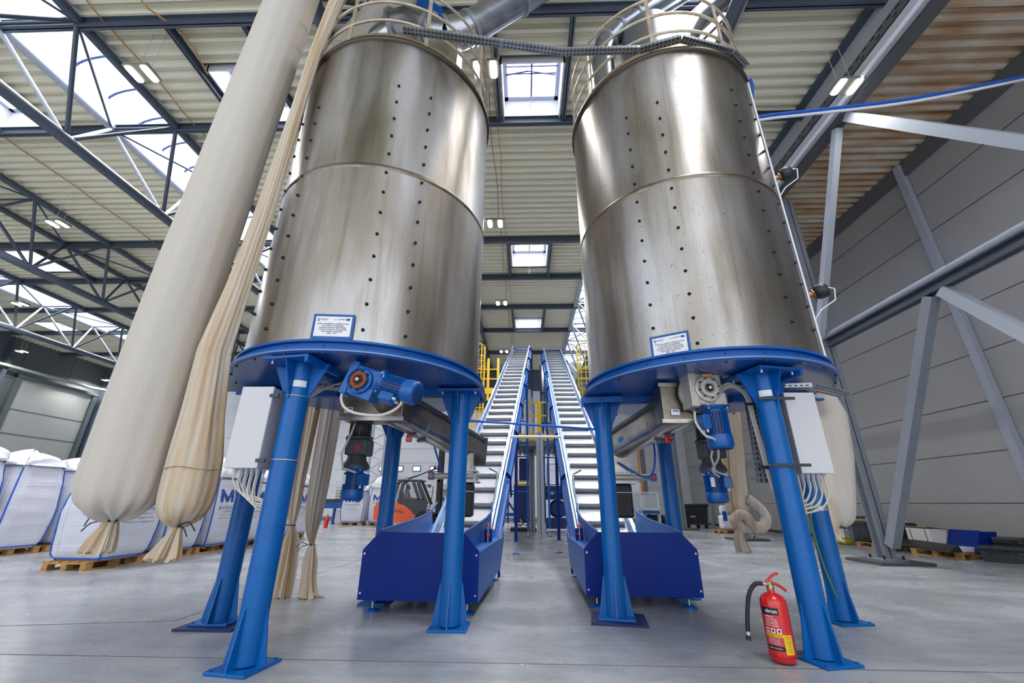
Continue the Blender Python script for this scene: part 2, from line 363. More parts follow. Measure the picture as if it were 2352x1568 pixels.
# box roof lights
for i, (cx, y0, y1) in enumerate(BOXL):
    if y0 < 0: pass
    x0, x1 = cx - 0.78, cx + 0.78; zt = H + 0.75
    fr = MB()
    fr.box(x0, x0 + 0.04, y0, y1, H - 0.05, zt); fr.box(x1 - 0.04, x1, y0, y1, H - 0.05, zt)
    fr.box(x0, x1, y0, y0 + 0.04, H - 0.05, zt); fr.box(x0, x1, y1 - 0.04, y1, H - 0.05, zt)
    o = struct('window_%d' % (i + 1), fr, m_white)
    g = MB(); g.box(x0 + 0.04, x1 - 0.04, y0 + 0.04, y1 - 0.04, zt - 0.02, zt); g.build('pane', m_glow, o)
    g = MB(); zz = zt - 0.06
    for (a, c) in ((x0 + 0.04, x0 + 0.14), (x1 - 0.14, x1 - 0.04)): g.box(a, c, y0 + 0.04, y1 - 0.04, zz - 0.04, zz)
    for (a, c) in ((y0 + 0.04, y0 + 0.12), (y1 - 0.16, y1 - 0.04)): g.box(x0 + 0.04, x1 - 0.04, a, c, zz - 0.04, zz)
    g.build('window_frame', mat('skylight_frame', lin(176, 184, 200), 0.4), o)
    g = MB(); ym = (y0 + y1) / 2
    g.box(cx - 0.02, cx + 0.02, y0 + 0.1, y1 - 0.1, zz - 0.02, zz); g.box(x0 + 0.1, x1 - 0.1, ym - 0.01, ym + 0.015, zz - 0.02, zz); g.box(x0 + 0.1, x1 - 0.1, ym - 0.22, ym - 0.2, zz - 0.05, zz - 0.02)
    g.tube((x0 + 0.1, ym, zz - 0.06), (cx - 0.1, ym - 0.2, zz - 0.2), 0.018, n=8); g.tube((cx - 0.1, ym - 0.2, zz - 0.2), (x1 - 0.15, ym + 0.02, zz - 0.06), 0.014, n=8)
    g.build('glazing_bar', mat('blue_grey_bar', lin(36, 54, 120), 0.6), o)
    if 0.2 < y0 < 20 and cx > -1:
        g = MB(); zc = H - 0.05
        g.path([(cx, y1 - 0.1, zz - 0.1), (cx - 0.05, y1 - 0.02, zz - 0.4), (cx, y1 + 0.02, zc - 0.1), (cx, y1 + 0.02, zc - 0.35)], 0.012, 6)
        g.path([(cx + 0.08 * cos(a), y1 + 0.02, zc - 0.2 + 0.04 * sin(a)) for a in [k * pi / 6 for k in range(13)]], 0.01, 6); g.build('pull_cord', m_cable, o)
# barrel vault roof lights over three of the trusses
for i, rx in enumerate(RIDGE_X):
    fr = MB()
    for sx in (-1, 1): fr.box(rx + sx * 0.92 - 0.03, rx + sx * 0.92 + 0.03, YB, YF, H - 0.02, H + 0.55)
    o = struct('window_%d' % (21 + i), fr, mat('bright_curb', lin(196, 208, 232), 0.4))
    vault = lambda a: (rx + 0.95 * cos(a) , H + 0.53 + 0.42 * sin(a))
    g = MB(); n = 12; vs = []
    for k in range(n + 1):
        x, z = vault(pi * k / n); vs += [V((x, YB, z)), V((x, YF, z))]
    g.add(vs, [(2 * k, 2 * k + 1, 2 * k + 3, 2 * k + 2) for k in range(n)], True); g.build('pane', m_glow, o)
    g = MB(); y = YB + 0.4
    while y < YF:
        g.path([(rx + 0.93 * cos(pi * k / 10), y, H + 0.5 + 0.41 * sin(pi * k / 10)) for k in range(11)], 0.03, 6, False); y += 0.92
    g.build('glazing_bar', mat('vault_rib', lin(60, 78, 130), 0.5), o)
# ================================================================== ROOF STEEL
ZB = 8.95
where_t = {-24.9: 'far left', -17.8: 'second from the left', -10.6: 'left of the tall canvas sleeve', -3.5: 'above the left tank', 3.6: 'above the right tank'}
def make_truss(rx, lit, label):
    o = thing('roof_truss', label, 'roof truss', (rx, 11, H - 0.2), 'tubular roof trusses')
    mt = m_litgrey if lit else m_steelgrey; md_ = m_steelgrey  # skylight glow painted into the colour: tubes on one side paler
    w_ = 0.92; y0, y1 = YB + 0.3, YF - 0.2
    for sx in (-1, 1):
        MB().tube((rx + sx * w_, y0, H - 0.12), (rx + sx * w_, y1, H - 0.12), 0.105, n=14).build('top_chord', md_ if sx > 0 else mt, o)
    MB().tube((rx, y0, ZB), (rx, y1, ZB), 0.13, n=14).build('bottom_chord', md_, o)
    k0 = 0
    for k in range(-2, 9):
        ya = 5.6 + 2.75 * k; yb = ya + 1.375
        vis = True
        for sx in (-1, 1):
            p = (rx + sx * w_, ya, H - 0.14); q = (rx, yb, ZB); r = (rx + sx * w_, ya + 2.75, H - 0.14)
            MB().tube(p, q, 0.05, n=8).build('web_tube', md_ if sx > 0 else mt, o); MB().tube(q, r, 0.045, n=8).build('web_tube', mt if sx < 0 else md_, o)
        MB().tube((rx - w_, ya, H - 0.14), (rx + w_, ya, H - 0.14), 0.035, n=8).build('cross_tie', md_, o)
        s = 1 if k % 2 else -1
        MB().tube((rx - s * w_, ya, H - 0.16), (rx + s * w_, ya + 2.75, H - 0.16), 0.03, n=8).build('diagonal_tie', md_, o)
    return o
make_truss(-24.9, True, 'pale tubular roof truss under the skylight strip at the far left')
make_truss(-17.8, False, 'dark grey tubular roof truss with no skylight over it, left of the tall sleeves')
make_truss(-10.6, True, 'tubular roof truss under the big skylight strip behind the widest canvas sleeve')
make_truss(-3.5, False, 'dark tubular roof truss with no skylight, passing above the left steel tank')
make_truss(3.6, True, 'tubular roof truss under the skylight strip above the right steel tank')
PY = (5.67, 8.39, 13.87, 16.75, 19.86, 23.05, 27.0)
ordn = ['directly above the tank tops, nearest of them', 'second from the camera, at the far edge of the near skylight', 'third from the camera, crossing between the tanks', 'fourth from the camera, beyond the middle skylight', 'fifth from the camera', 'sixth from the camera, behind the conveyor tops', 'nearest to the back wall']
for y, w_ in zip(PY, ordn):
    p = MB().ibeam((XL, y, H - 0.13), (7.7, y, H - 0.13), 0.14, 0.24); tag(p.build('roof_purlin', m_steelgrey), 'dark grey cross purlin, ' + w_, 'roof beam', 'cross purlins')
TRIM = {0.22: 'between the two tanks', -6.95: 'behind the wide canvas sleeve', -14.1: 'left of the big skylight strip', -21.2: 'over the dark left bay', -28.3: 'near the left wall'}
for cx in (0.22, -6.95, -14.1, -21.2):
    for ya, yb, wh in ((5.67, 8.39, 'near'), (13.87, 16.75, 'middle'), (19.86, 23.05, 'far')):
        for sx in (-1, 1):
            p = MB().ibeam((cx + sx * 0.86, ya, H - 0.11), (cx + sx * 0.86, yb, H - 0.11), 0.1, 0.2)
            tag(p.build('skylight_trimmer', m_steelgrey), 'short grey beam, %s edge of the %s square skylight %s' % ('left' if sx < 0 else 'right', wh, TRIM[cx]), 'roof beam', 'skylight trimmer beams')
# deep girder on the right with cable tray
g = thing('roof_girder', 'deep light grey roof girder carrying a perforated tray, right of the right tank', 'roof beam', (7.6, 11, 10.2))
gx = 7.45
b = MB(); b.box(gx, gx + 0.06, YB, YF, 9.75, H - 0.03); b.build('web', mat('girder_web_lit', lin(168, 170, 172), 0.4), g)
b = MB(); b.box(gx - 0.2, gx + 0.15, YB, YF, H - 0.06, H - 0.01); b.build('top_flange', m_steelgrey, g)
b = MB(); b.box(gx - 0.02, gx + 0.28, YB, YF, 9.68, 9.75); b.build('bottom_flange', mat('girder_flange_shaded', lin(84, 86, 88), 0.5), g)  # darker copy of the web grey paints in the underside shade
b = MB(); b.box(gx - 0.16, gx - 0.0, YB, YF, 9.76, 10.02); b.build('lower_channel', mat('girder_channel_paint', lin(196, 198, 204), 0.4), g)
MB().tube((gx - 0.2, YB, 9.72), (gx - 0.2, YF, 9.72), 0.05, n=10).build('conduit', m_white, g)
b = MB(); b.box(gx - 0.12, gx - 0.1, YB, YF, 10.12, 10.34)
b.build('cable_tray', mat('perforated_tray_metal', lin(110, 114, 118), 0.5, 0.5), g)
b = MB(); y = -0.5
for k in range(90):
    b.box(gx - 0.125, gx - 0.12, y, y + 0.1, 10.27, 10.3); b.box(gx - 0.125, gx - 0.12, y + .2, y + 0.3, 10.27, 10.3); b.box(gx - 0.125, gx - 0.12, y + .1, y + 0.2, 10.16, 10.19); y += 0.42
b.build('tray_slots', m_black, g, kind='stuff')
# portal bracing along x = 7.9
BX = 7.9
colY = [4.2, 10.45, 16.7, 22.95, 29.2]
coln = ['closest to the camera, at the right edge of the hall bay', 'nearest one, behind the right tank, with a brace rising from its foot', 'behind the knotted sleeves right of the tank', 'near the black waste bin', 'at the back of the hall']
for y, nm in zip(colY, coln):
    c = thing('steel_column', 'grey I-section steel column on a base plate, ' + nm, 'column', (BX, y, 0), 'columns of the right row')
    MB().ibeam((BX, y, 0.06), (BX, y, 9.68), 0.24, 0.26, (0, 1, 0), 0.018).build('shaft', m_colgrey, c)
    MB().box(BX - 0.55, BX + 0.55, y - 0.55, y + 0.5, 0, 0.06).build('plinth_plate', mat('dark_plinth', lin(70, 70, 74), 0.7), c)
    MB().box(BX - 0.26, BX + 0.26, y - 0.26, y + 0.26, 0.06, 0.09).build('base_plate', m_colgrey, c)
    for dx in (-0.2, 0.2):
        for dy in (-0.2, 0.2): MB().tube((BX + dx, y + dy, 0.08), (BX + dx, y + dy, 0.16), 0.025, n=6).build('anchor_bolt', m_bolt, c)
e = thing('eaves_rail', 'long dark rail with a white pipe on it running along the right bracing', 'beam', (BX, 12, 5.1))
MB().ibeam((BX, 2, 5.08), (BX, 29, 5.08), 0.2, 0.2).build('rail', m_steelgrey, e)
MB().tube((BX - 0.12, 2, 5.24), (BX - 0.12, 29, 5.24), 0.06, n=12).build('pipe', m_litgrey, e)
def brace(p, q, mt, lab, w_=0.2):
    o = MB().bar(p, q, w_, w_ * 0.9, (1, 0, 0)).build('diagonal_brace', mt); tag(o, lab, 'brace', 'diagonal braces of the right row')
brace((BX, 10.2, 0.35), (BX, 7.45, 4.95), m_colgrey, 'grey box-section brace rising toward the camera from the nearest column foot')
brace((BX, 4.4, 1.0), (BX, 7.2, 4.95), m_litgrey, 'pale brace slanting down right from the rail junction at the frame edge')
brace((BX - .3, 10.15, 5.25), (BX - .35, 7.7, 9.6), m_litgrey, 'pale upper brace rising from behind the right tank to the twin lamp', 0.17)
brace((BX - .1, 4.4, 5.4), (BX - .3, 7.4, 9.65), m_litgrey, 'pale upper brace running from the twin lamp toward the upper right corner', 0.2)
brace((BX, 23.2, 0.3), (BX, 26.1, 4.95), m_litgrey, 'pale brace far behind the right tank, left of the black bin', 0.18)
# wall columns
for y, nm in ((4.2, 'outermost toward the camera'), (10.4, 'nearest one, crossing under the pipe rail'), (16.7, 'whose foot shows beside the yellow bundle'), (23.4, 'behind the knotted sleeves'), (28.3, 'behind the black waste bin')):
    o = MB().box(XR - 0.16, XR - 0.01, y - 0.1, y + 0.1, 0, H - 0.05).build('wall_post', m_litgrey); tag(o, 'pale steel post standing against the grey right wall, ' + nm, 'post', 'posts on the right wall')
# left wall posts and pipes
for y in (24.0, 30.6):
    o = MB().box(XL + 0.02, XL + 0.4, y - 0.12, y + 0.12, 0, H - 0.1).build('wall_post', m_steelgrey); tag(o, 'dark steel post on the left wall, ' + ('left of the grey door' if y < 25 else 'in the far left corner'), 'post', 'posts on the left wall')
o = MB().path([(XL + 0.6, 10, 9.05), (XL + 0.6, 29.3, 9.05), (XL + 1.4, 30.9, 9.05), (XL + 9, 30.9, 9.05)], 0.1, 10).build('wall_pipe', mat('pipe_grey', lin(150, 160, 156), 0.4)); tag(o, 'grey horizontal pipe along the dark left wall above the door', 'pipe')
# cable runs hanging under the deck
def wire(name, pts, r, m, lab, cat='cable'):
    o = MB().path(pts, r, 6).build(name, m); tag(o, lab, cat); return o
wire('lamp_cable', [(-0.72 + 0.03 * sin(k), 4 + k * 0.7, H - 0.06 - 0.03 * (k % 2)) for k in range(34)], 0.012, m_copper, 'yellowish cable clipped along the roof deck between the tanks')
wire('lamp_cable', [(-0.9 + 0.03 * cos(k * 1.3), 4 + k * 0.7, H - 0.07) for k in range(34)], 0.01, m_wirered, 'reddish wire clipped along the roof deck between the tanks')
wire('lamp_cable', [(-9.15 + 0.04 * sin(k * 2.1), 4 + k * 0.8, H - 0.06) for k in range(30)], 0.018, m_copper, 'yellowish cable along the right edge of the big left skylight')
wire('lamp_cable', [(-15.0 + 0.04 * sin(k * 2.1), 5 + k * 0.8, H - 0.06) for k in range(28)], 0.02, m_copper, 'pair of cables crossing the cream deck left of the tall sleeves')
wire('lamp_cable', [(-7.7, 4.5, H - 0.1), (-7.95, 4.9, H - 0.12), (-7.8, 5.3, H - 0.3), (-7.6, 5.9, H - 0.1), (-7.45, 6.2, H - 0.3), (-7.75, 6.9, H - 0.08)], 0.02, m_copper, 'loose cable loop hanging under the deck left of the wide sleeve')
# twin lamps
def twin_lamp(x, y, z, label, root=[None]):
    al = area_light('lamp_light', (x, y, z - 0.03), 0.5, 0.34, 170 if y > 10 else 50, (1.0, 0.97, 0.92)); al.data.spread = R_(170)
    if root[0] is None:
        o = thing('twin_lamp', label, 'lamp', (x, y, z), 'twin hall lamps')
        MB().bbox(x - 0.28, x + 0.28, y - 0.2, y + 0.2, z + 0.02, z + 0.09, 0.015).build('housing', mat('lamp_housing', lin(120, 122, 112), 0.5), o)
        for s in (-1, 1):
            b = MB(); n = 24; vs = []
            for k in range(n):
                a = 2 * pi * k / n; ca, sa = cos(a), sin(a); e = 0.45
                vs.append(V((x + s * 0.17 + 0.07 * math.copysign(abs(ca) ** e, ca), y + 0.19 * math.copysign(abs(sa) ** e, sa), z + 0.018)))
            b.prism(vs, (0, 0, -0.02)); b.build('lens', m_lamp, o)
        MB().tube((x - 0.15, y, z + 0.09), (x - 0.15, y, H), 0.006, n=5).tube((x + 0.15, y, z + 0.09), (x + 0.15, y, H), 0.006, n=5).build('hanger', m_cable, o)
        index_kids(o); root[0] = (o, (x, y, z)); return o
    r, q = root[0]; return dup(r, (x - q[0], y - q[1], z - q[2]), label)
LZ = 9.7
twin_lamp(-0.8, 6.1, LZ, 'twin lamp hanging just right of the left tank top')
twin_lamp(-0.95, 11.3, LZ, 'twin lamp between the tanks, second from the near one')
twin_lamp(-1.05, 17.1, LZ, 'small twin lamp between the tanks above the middle skylight gap')
twin_lamp(-1.25, 23.6, LZ, 'farthest twin lamp, beside the top of the left conveyor')
twin_lamp(-8.2, 6.0, LZ, 'twin lamp beside the big left skylight strip')
twin_lamp(-15.5, 11.0, LZ, 'twin lamp in front of the dark truss on the left')
twin_lamp(-23.6, 16.8, LZ, 'twin lamp in front of the far left skylight strip')
twin_lamp(-31.0, 23.2, LZ, 'twin lamp against the dark left wall above the door')
twin_lamp(-31.8, 29.6, LZ, 'twin lamp in the far left corner beside the canvas sleeve')
twin_lamp(7.05, 6.65, LZ - 0.05, 'twin lamp at the junction of the pale braces, upper right')
# ================================================================== STEEL TANKS ON BLUE LEGS
from mathutils import noise as NZ
def tank_steel(name, cx, cy, spots):
    m = bpy.data.materials.new(name); m.use_nodes = True; nt = m.node_tree; N = nt.nodes; L = nt.links; b = N['Principled BSDF']
    b.inputs['Metallic'].default_value = 1.0; b.inputs['Anisotropic'].default_value = 0.55; b.inputs['Anisotropic Rotation'].default_value = 0.25
    geo = N.new('ShaderNodeNewGeometry')
    def ns(scale, det=5):
        mp = N.new('ShaderNodeMapping'); mp.inputs['Scale'].default_value = scale; n = N.new('ShaderNodeTexNoise'); n.inputs['Scale'].default_value = 1; n.inputs['Detail'].default_value = det
        L.new(geo.outputs['Position'], mp.inputs[0]); L.new(mp.outputs[0], n.inputs['Vector']); return n
    def rp(src, stops):
        r = N.new('ShaderNodeValToRGB'); e = r.color_ramp.elements
        e[0].position, e[0].color = stops[0][0], (*stops[0][1], 1); e[1].position, e[1].color = stops[-1][0], (*stops[-1][1], 1)
        for p, c in stops[1:-1]:
            k = e.new(p); k.color = (*c, 1)
        L.new(src, r.inputs[0]); return r
    def mul(a, c, f=1.0, mode='MULTIPLY'):
        x = N.new('ShaderNodeMix'); x.data_type = 'RGBA'; x.blend_type = mode; x.inputs[0].default_value = f
        L.new(a, x.inputs[6]); L.new(c, x.inputs[7]); return x.outputs[2]
    big = rp(ns((1.1, 1.1, 0.35), 3).outputs['Fac'], [(0.38, lin(150, 142, 132)), (0.58, lin(190, 188, 188))])
    fine = rp(ns((90, 90, 5), 3).outputs['Fac'], [(0.2, (0.86, 0.86, 0.86)), (0.8, (1.06, 1.06, 1.06))])
    streak = rp(ns((9, 9, 0.45), 5).outputs['Fac'], [(0.32, (0.66, 0.60, 0.52)), (0.46, (1, 1, 1))])
    spk = rp(ns((38, 38, 38), 2).outputs['Fac'], [(0.68 if spots else 0.76, (1, 1, 1)), (0.72 if spots else 0.8, (0.25, 0.22, 0.2))])
    sep = N.new('ShaderNodeSeparateXYZ'); L.new(geo.outputs['Position'], sep.inputs[0])
    zr = rp(sep.outputs['Z'], [(0.0, (1, 1, 1)), (1.0, (1, 1, 1))])
    # brown darkening that grows towards the top rim, broken up by noise
    mr = N.new('ShaderNodeMapRange'); mr.inputs['From Min'].default_value = 5.2; mr.inputs['From Max'].default_value = 6.75; L.new(sep.outputs['Z'], mr.inputs['Value'])
    dn = ns((3.2, 3.2, 0.8), 5); ad = N.new('ShaderNodeMath'); ad.operation = 'MULTIPLY'; L.new(mr.outputs[0], ad.inputs[0]); L.new(dn.outputs['Fac'], ad.inputs[1])
    top = rp(ad.outputs[0], [(0.25, (1, 1, 1)), (0.62, (0.5, 0.44, 0.37))])
    c = mul(big.outputs[0], fine.outputs[0]); c = mul(c, streak.outputs[0], 0.55); c = mul(c, spk.outputs[0], 0.75 if spots else 0.35); c = mul(c, top.outputs[0], 0.9)
    L.new(c, b.inputs['Base Color'])
    ro = rp(ns((3.5, 3.5, 0.5), 5).outputs['Fac'], [(0.3, (0.3,) * 3), (0.7, (0.46,) * 3)]); L.new(ro.outputs[0], b.inputs['Roughness'])
    wv = ns((2.2, 2.2, 0.5), 2); bp = N.new('ShaderNodeBump'); bp.inputs['Strength'].default_value = 0.5; bp.inputs['Distance'].default_value = 0.03
    L.new(wv.outputs['Fac'], bp.inputs['Height'])
    b2 = N.new('ShaderNodeBump'); b2.inputs['Strength'].default_value = 0.12; b2.inputs['Distance'].default_value = 0.002
    L.new(ns((120, 120, 8), 2).outputs['Fac'], b2.inputs['Height']); L.new(bp.outputs[0], b2.inputs['Normal']); L.new(b2.outputs[0], b.inputs['Normal'])
    tg = N.new('ShaderNodeTangent'); tg.direction_type = 'RADIAL'; tg.axis = 'Z'; L.new(tg.outputs[0], b.inputs['Tangent'])
    return m
def pol(cx, cy, a, r, z): a = R_(a); return V((cx + r * cos(a), cy + r * sin(a), z))
def leg(root, x, y, cx, cy, zt, shim=False):
    lg = MB().tube((x, y, 0.03), (x, y, zt - 0.02), 0.104, n=32).build('leg', m_blue, root)
    a = atan2(cy - y, cx - x); T = M.Translation((x, y, 0)) @ M.Rotation(a, 4, 'Z')
    z0 = 0.022 if shim else 0.0
    b = MB(); b.bbox(-0.19, 0.19, -0.17, 0.17, z0, z0 + 0.022, 0.004, T); b.build('base_plate', m_blue, lg)
    if shim:
        b = MB(); b.box(-0.27, 0.3, -0.26, 0.25, 0, 0.02, T); b.build('shim_plate', mat('dark_blue_shim', lin(22, 34, 86), 0.5), lg)
    for k in range(4):
        Tk = T @ M.Rotation(k * pi / 2, 4, 'Z')
        g = MB(); zz = z0 + 0.022
        g.prism([Tk @ V((0.095, -0.006, zz)), Tk @ V((0.18, -0.006, zz)), Tk @ V((0.118, -0.006, zz + 0.36)), Tk @ V((0.095, -0.006, zz + 0.4))], (Tk.to_3x3() @ V((0, 0.012, 0)))); g.build('gusset', m_blue, lg)
        g = MB(); w_ = 0.2 if k % 2 else 0.15
        g.prism([Tk @ V((0.09, -0.006, zt - 0.04)), Tk @ V((0.09 + w_, -0.006, zt - 0.04)), Tk @ V((0.09, -0.006, zt - 0.42))], (Tk.to_3x3() @ V((0, 0.012, 0)))); g.build('top_gusset', m_blue2, lg)
    b = MB(); b.box(-0.25, 0.25, -0.23, 0.23, zt - 0.045, zt - 0.02, T); b.box(-0.25, 0.25, -0.23, -0.2, zt - 0.09, zt - 0.045, T); b.build('top_plate', m_blue2, lg)
    for sx in (-1, 1):
        for sy in (-1, 1):
            p = T @ V((sx * 0.16, sy * 0.14, z0 + 0.02)); MB().tube(p, p + V((0, 0, 0.012)), 0.014, n=6).build('bolt', m_blue2, lg)
            p = T @ V((sx * 0.19, sy * 0.17, zt - 0.045)); MB().tube(p, p - V((0, 0, 0.03)), 0.014, n=6).build('bolt', m_zinc, lg)
    return lg
def make_tank(cx, cy, r, legs, shim, bolts, label, smat, label_spots):
    zb, zt = 2.53, 6.72
    t = thing('steel_tank', label, 'tank', (cx, cy, 0))
    sh = MB().lathe([(r, zb - 0.1), (r, 4.61), (r + 0.003, 4.63), (r, 4.65), (r, zt)], (cx, cy, 0), 128).build('shell', smat, t)
    MB().lathe([(r + 0.001, 4.60), (r + 0.008, 4.615), (r + 0.009, 4.65), (r + 0.001, 4.665)], (cx, cy, 0), 128).build('weld_band', m_stain, sh)
    bm_ = MB().lathe([(0.012, 0), (0.012, 0.006), (0.008, 0.014), (0, 0.016)], n=8).mesh('bolt', m_bolt)
    for a, z in bolts:
        p = pol(cx, cy, a, r - 0.001, z); o = link('bolt', bm_, None); o.parent = sh
        o.matrix_parent_inverse = M.Identity(4); o.matrix_basis = M.Translation(p) @ M.Rotation(R_(a), 4, 'Z') @ M.Rotation(pi / 2, 4, 'Y') @ M.Diagonal((1.5, 1.5, 1.5, 1))
    MB().lathe([(r - 0.05, zt - 0.03), (r + 0.03, zt - 0.03), (r + 0.03, zt + 0.02), (r - 0.05, zt + 0.02)], (cx, cy, 0), 96).build('top_rim', mat('rim_dark_steel', lin(92, 82, 72), 0.45, 0.8), t)
    MB().lathe([(r - 0.03, zt), (r - 0.03, zt + 0.16), (r - 0.06, zt + 0.16), (r - 0.06, zt)], (cx, cy, 0), 96).build('toe_board', mat('toe_board_metal', lin(176, 160, 132), 0.5, 0.5, var=((5, 5, 5), 0.6, lin(140, 112, 76))), t)
    MB().lathe([(0, zt + 0.05), (r - 0.05, zt + 0.02)], (cx, cy, 0), 64).build('lid', m_steel, t)
    # blue base ring with two flanges
    MB().lathe([(r - 0.02, zb + 0.01), (r + 0.055, zb + 0.01), (r + 0.055, zb - 0.012), (r + 0.02, zb - 0.014), (r + 0.02, zb - 0.075), (r + 0.09, zb - 0.078), (r + 0.09, zb - 0.112), (r - 0.3, zb - 0.113)], (cx, cy, 0), 128, smooth=False).build('base_ring', m_blue2, t)
    MB().lathe([(r + 0.0905, zb - 0.113), (r + 0.0925, zb - 0.107), (r + 0.0905, zb - 0.101)], (cx, cy, 0), 128).build('flange_edge', mat('worn_flange_edge', lin(120, 150, 196), 0.4, 0.3), t)
    MB().lathe([(0.0, 2.405), (r + 0.06, 2.405), (r + 0.06, 2.418)], (cx, cy, 0), 96, smooth=False).build('bottom_plate', m_navy if False else mat('underside_blue', lin(16, 78, 160), 0.3, coat=0.4, var=((2, 2, 2), 0.5, lin(10, 52, 120))), t)
    b = MB()
    for k in range(24):
        a = k * 15 + 4; p = pol(cx, cy, a, r + 0.06, 2.4); b.tube(p, p - V((0, 0, 0.02)), 0.012, n=6)
        b.tube(p + V((0, 0, 0.045)), p + V((0, 0, 0.07)), 0.012, n=6)
    b.build('flange_bolts', m_bolt, t)
    # beams under the bottom plate
    for (x, y) in legs:
        d = V((cx - x, cy - y, 0)).normalized(); MB().bar(V((x, y, 2.37)), V((x, y, 2.37)) + d * 0.85, 0.1, 0.07).build('bottom_beam', m_blue2, t)
    for i, (x, y) in enumerate(legs): leg(t, x, y, cx, cy, 2.4, shim == i)
    # guard rail round the top
    gr = MB()
    for z in (7.12, 7.5, 7.88):
        gr.path([pol(cx, cy, 360 * k / 64, r - 0.02, z) for k in range(65)], 0.02, 8, False)
    gr.build('guard_rail', mat('rail_pale_metal', lin(206, 196, 178), 0.4, 0.5, var=((6, 6, 6), 0.6, lin(160, 124, 76))), t)
    for a in range(-107, 253, 45):
        if (a % 45) >= 0:
            p = pol(cx, cy, a, r - 0.02, zt); q = pol(cx, cy, a, r - 0.02, 7.9); MB().bar(p, q, 0.05, 0.02, pol(0, 0, a, 1, 0)).build('rail_post', MATS['rail_pale_metal'], t)
    return t, sh
cA = [(-73.3, 5.91 - 0.27 * k) for k in range(13)]
cB = [(-56.2, 5.91 - 0.27 * k) for k in range(13)]
cC = [(-117.8, 5.7 - 0.27 * k) for k in range(12)]
cD = [(-135, 5.7 - 0.27 * k) for k in range(11)]
m_tl = tank_steel('brushed_tank_steel', 0, 0, False); m_tr = tank_steel('spotted_tank_steel', 0, 0, True)
tankL, shL = make_tank(-1.907, 4.847, 1.33, [(-2.10, 3.70), (-0.76, 4.84), (-3.10, 4.84), (-1.86, 5.95)], 2, cA + cB + cC + cD,
    'brushed stainless steel tank on blue legs, left one, with a canvas sleeve against its side', m_tl, False)
cE = [(-110, 5.86 - 0.27 * k) for k in range(13)]; cF = [(-127.3, 5.83 - 0.27 * k) for k in range(12)]
cG = [(-66.2, 6.1 - 0.27 * k) for k in range(13)]; cH = [(-48, 6.1 - 0.27 * k) for k in range(13)]; cI = [(-93, 6.0 - 0.27 * k) for k in range(0)]
tankR, shR = make_tank(2.133, 5.069, 1.311, [(2.37, 4.08), (0.97, 5.25), (3.38, 5.30), (2.10, 6.5)], 1, cE + cF + cG + cH,
    'speckled stainless steel tank on blue legs, right one, with two round sensors on its side', m_tr, True)
# notice plates on the shells
def notice(root, cx, cy, r, a, z, lab):
    p = pol(cx, cy, a, r + 0.012, z); aa = R_(a); xd = V((-sin(aa), cos(aa), 0)); n = V((cos(aa), sin(aa), 0))
    T = frame(p, xd, (0, 0, 1))
    pl = MB().box(-0.19, 0.19, -0.125, 0.125, -0.004, 0.0, T).build('notice_plate', mat('plate_blue', lin(0, 84, 152), 0.4), root, label='blue framed white notice plate')
    MB().box(-0.165, 0.165, -0.1, 0.1, 0.0, 0.002, T).build('paper', m_paper, pl)
    for i, s in enumerate(('Zakup wyposażenia współfinansowany', 'ze środków Europejskiego', 'Funduszu Rozwoju Regionalnego', 'w ramach Programu Operacyjnego', 'Innowacyjna Gospodarka', '2007 - 2013')):
        text_mesh(s, 0.0185, m_ink, T @ M.Translation((0, 0.022 - i * 0.0195, 0.0022)), 'lettering', pl, bold=0.0003)
    text_mesh('INNOWACYJNA\nGOSPODARKA', 0.010, m_ink, T @ M.Translation((-0.125, 0.072, 0.0022)), 'lettering', pl, align='LEFT')
    text_mesh('UNIA EUROPEJSKA\nROZWOJU REGIONALNEGO', 0.008, m_ink, T @ M.Translation((0.105, 0.074, 0.0022)), 'lettering', pl, align='RIGHT')
    MB().box(0.113, 0.148, 0.06, 0.083, 0.002, 0.003, T).build('flag', mat('flag_blue', lin(24, 44, 140), 0.5), pl)
    b = MB()
    for k in range(12): b.box(0.1305 + 0.008 * cos(k * pi / 6) - .001, 0.1305 + 0.008 * cos(k * pi / 6) + .001, 0.0715 + 0.008 * sin(k * pi / 6) - .001, 0.0715 + 0.008 * sin(k * pi / 6) + .001, 0.003, 0.0035, T)
    b.build('flag_stars', m_yellow, pl)
    b = MB(); b.box(-0.148, -0.132, 0.053, 0.06, 0.002, 0.003, T); b.box(-0.142, -0.134, 0.06, 0.07, 0.002, 0.003, T); b.box(-0.147, -0.139, 0.07, 0.082, 0.002, 0.003, T); b.build('emblem', m_ink, pl)
    MB().box(-0.138, -0.132, 0.08, 0.088, 0.002, 0.003, T).build('emblem_dot', m_red, pl)
notice(shL, -1.907, 4.847, 1.33, -84.8, 2.68, '')
notice(shR, 2.133, 5.069, 1.311, -121.0, 2.635, '')
# small sticker on the front legs
for (x, y, z) in ((-2.10, 3.70, 2.16), (2.37, 4.08, 2.16)):
    aa = atan2(-y, -x); 
    b = MB(); n = 10
    for k in range(n):
        a0 = aa - 0.55 + 1.1 * k / n; a1 = a0 + 1.1 / n
        b.add([V((x + 0.106 * cos(a0), y + 0.106 * sin(a0), z - .03)), V((x + 0.106 * cos(a1), y + 0.106 * sin(a1), z - .03)), V((x + 0.106 * cos(a1), y + 0.106 * sin(a1), z + .03)), V((x + 0.106 * cos(a0), y + 0.106 * sin(a0), z + .03))], [(0, 1, 2, 3)])
    b.build('sticker', m_paper, tankL if x < 0 else tankR)
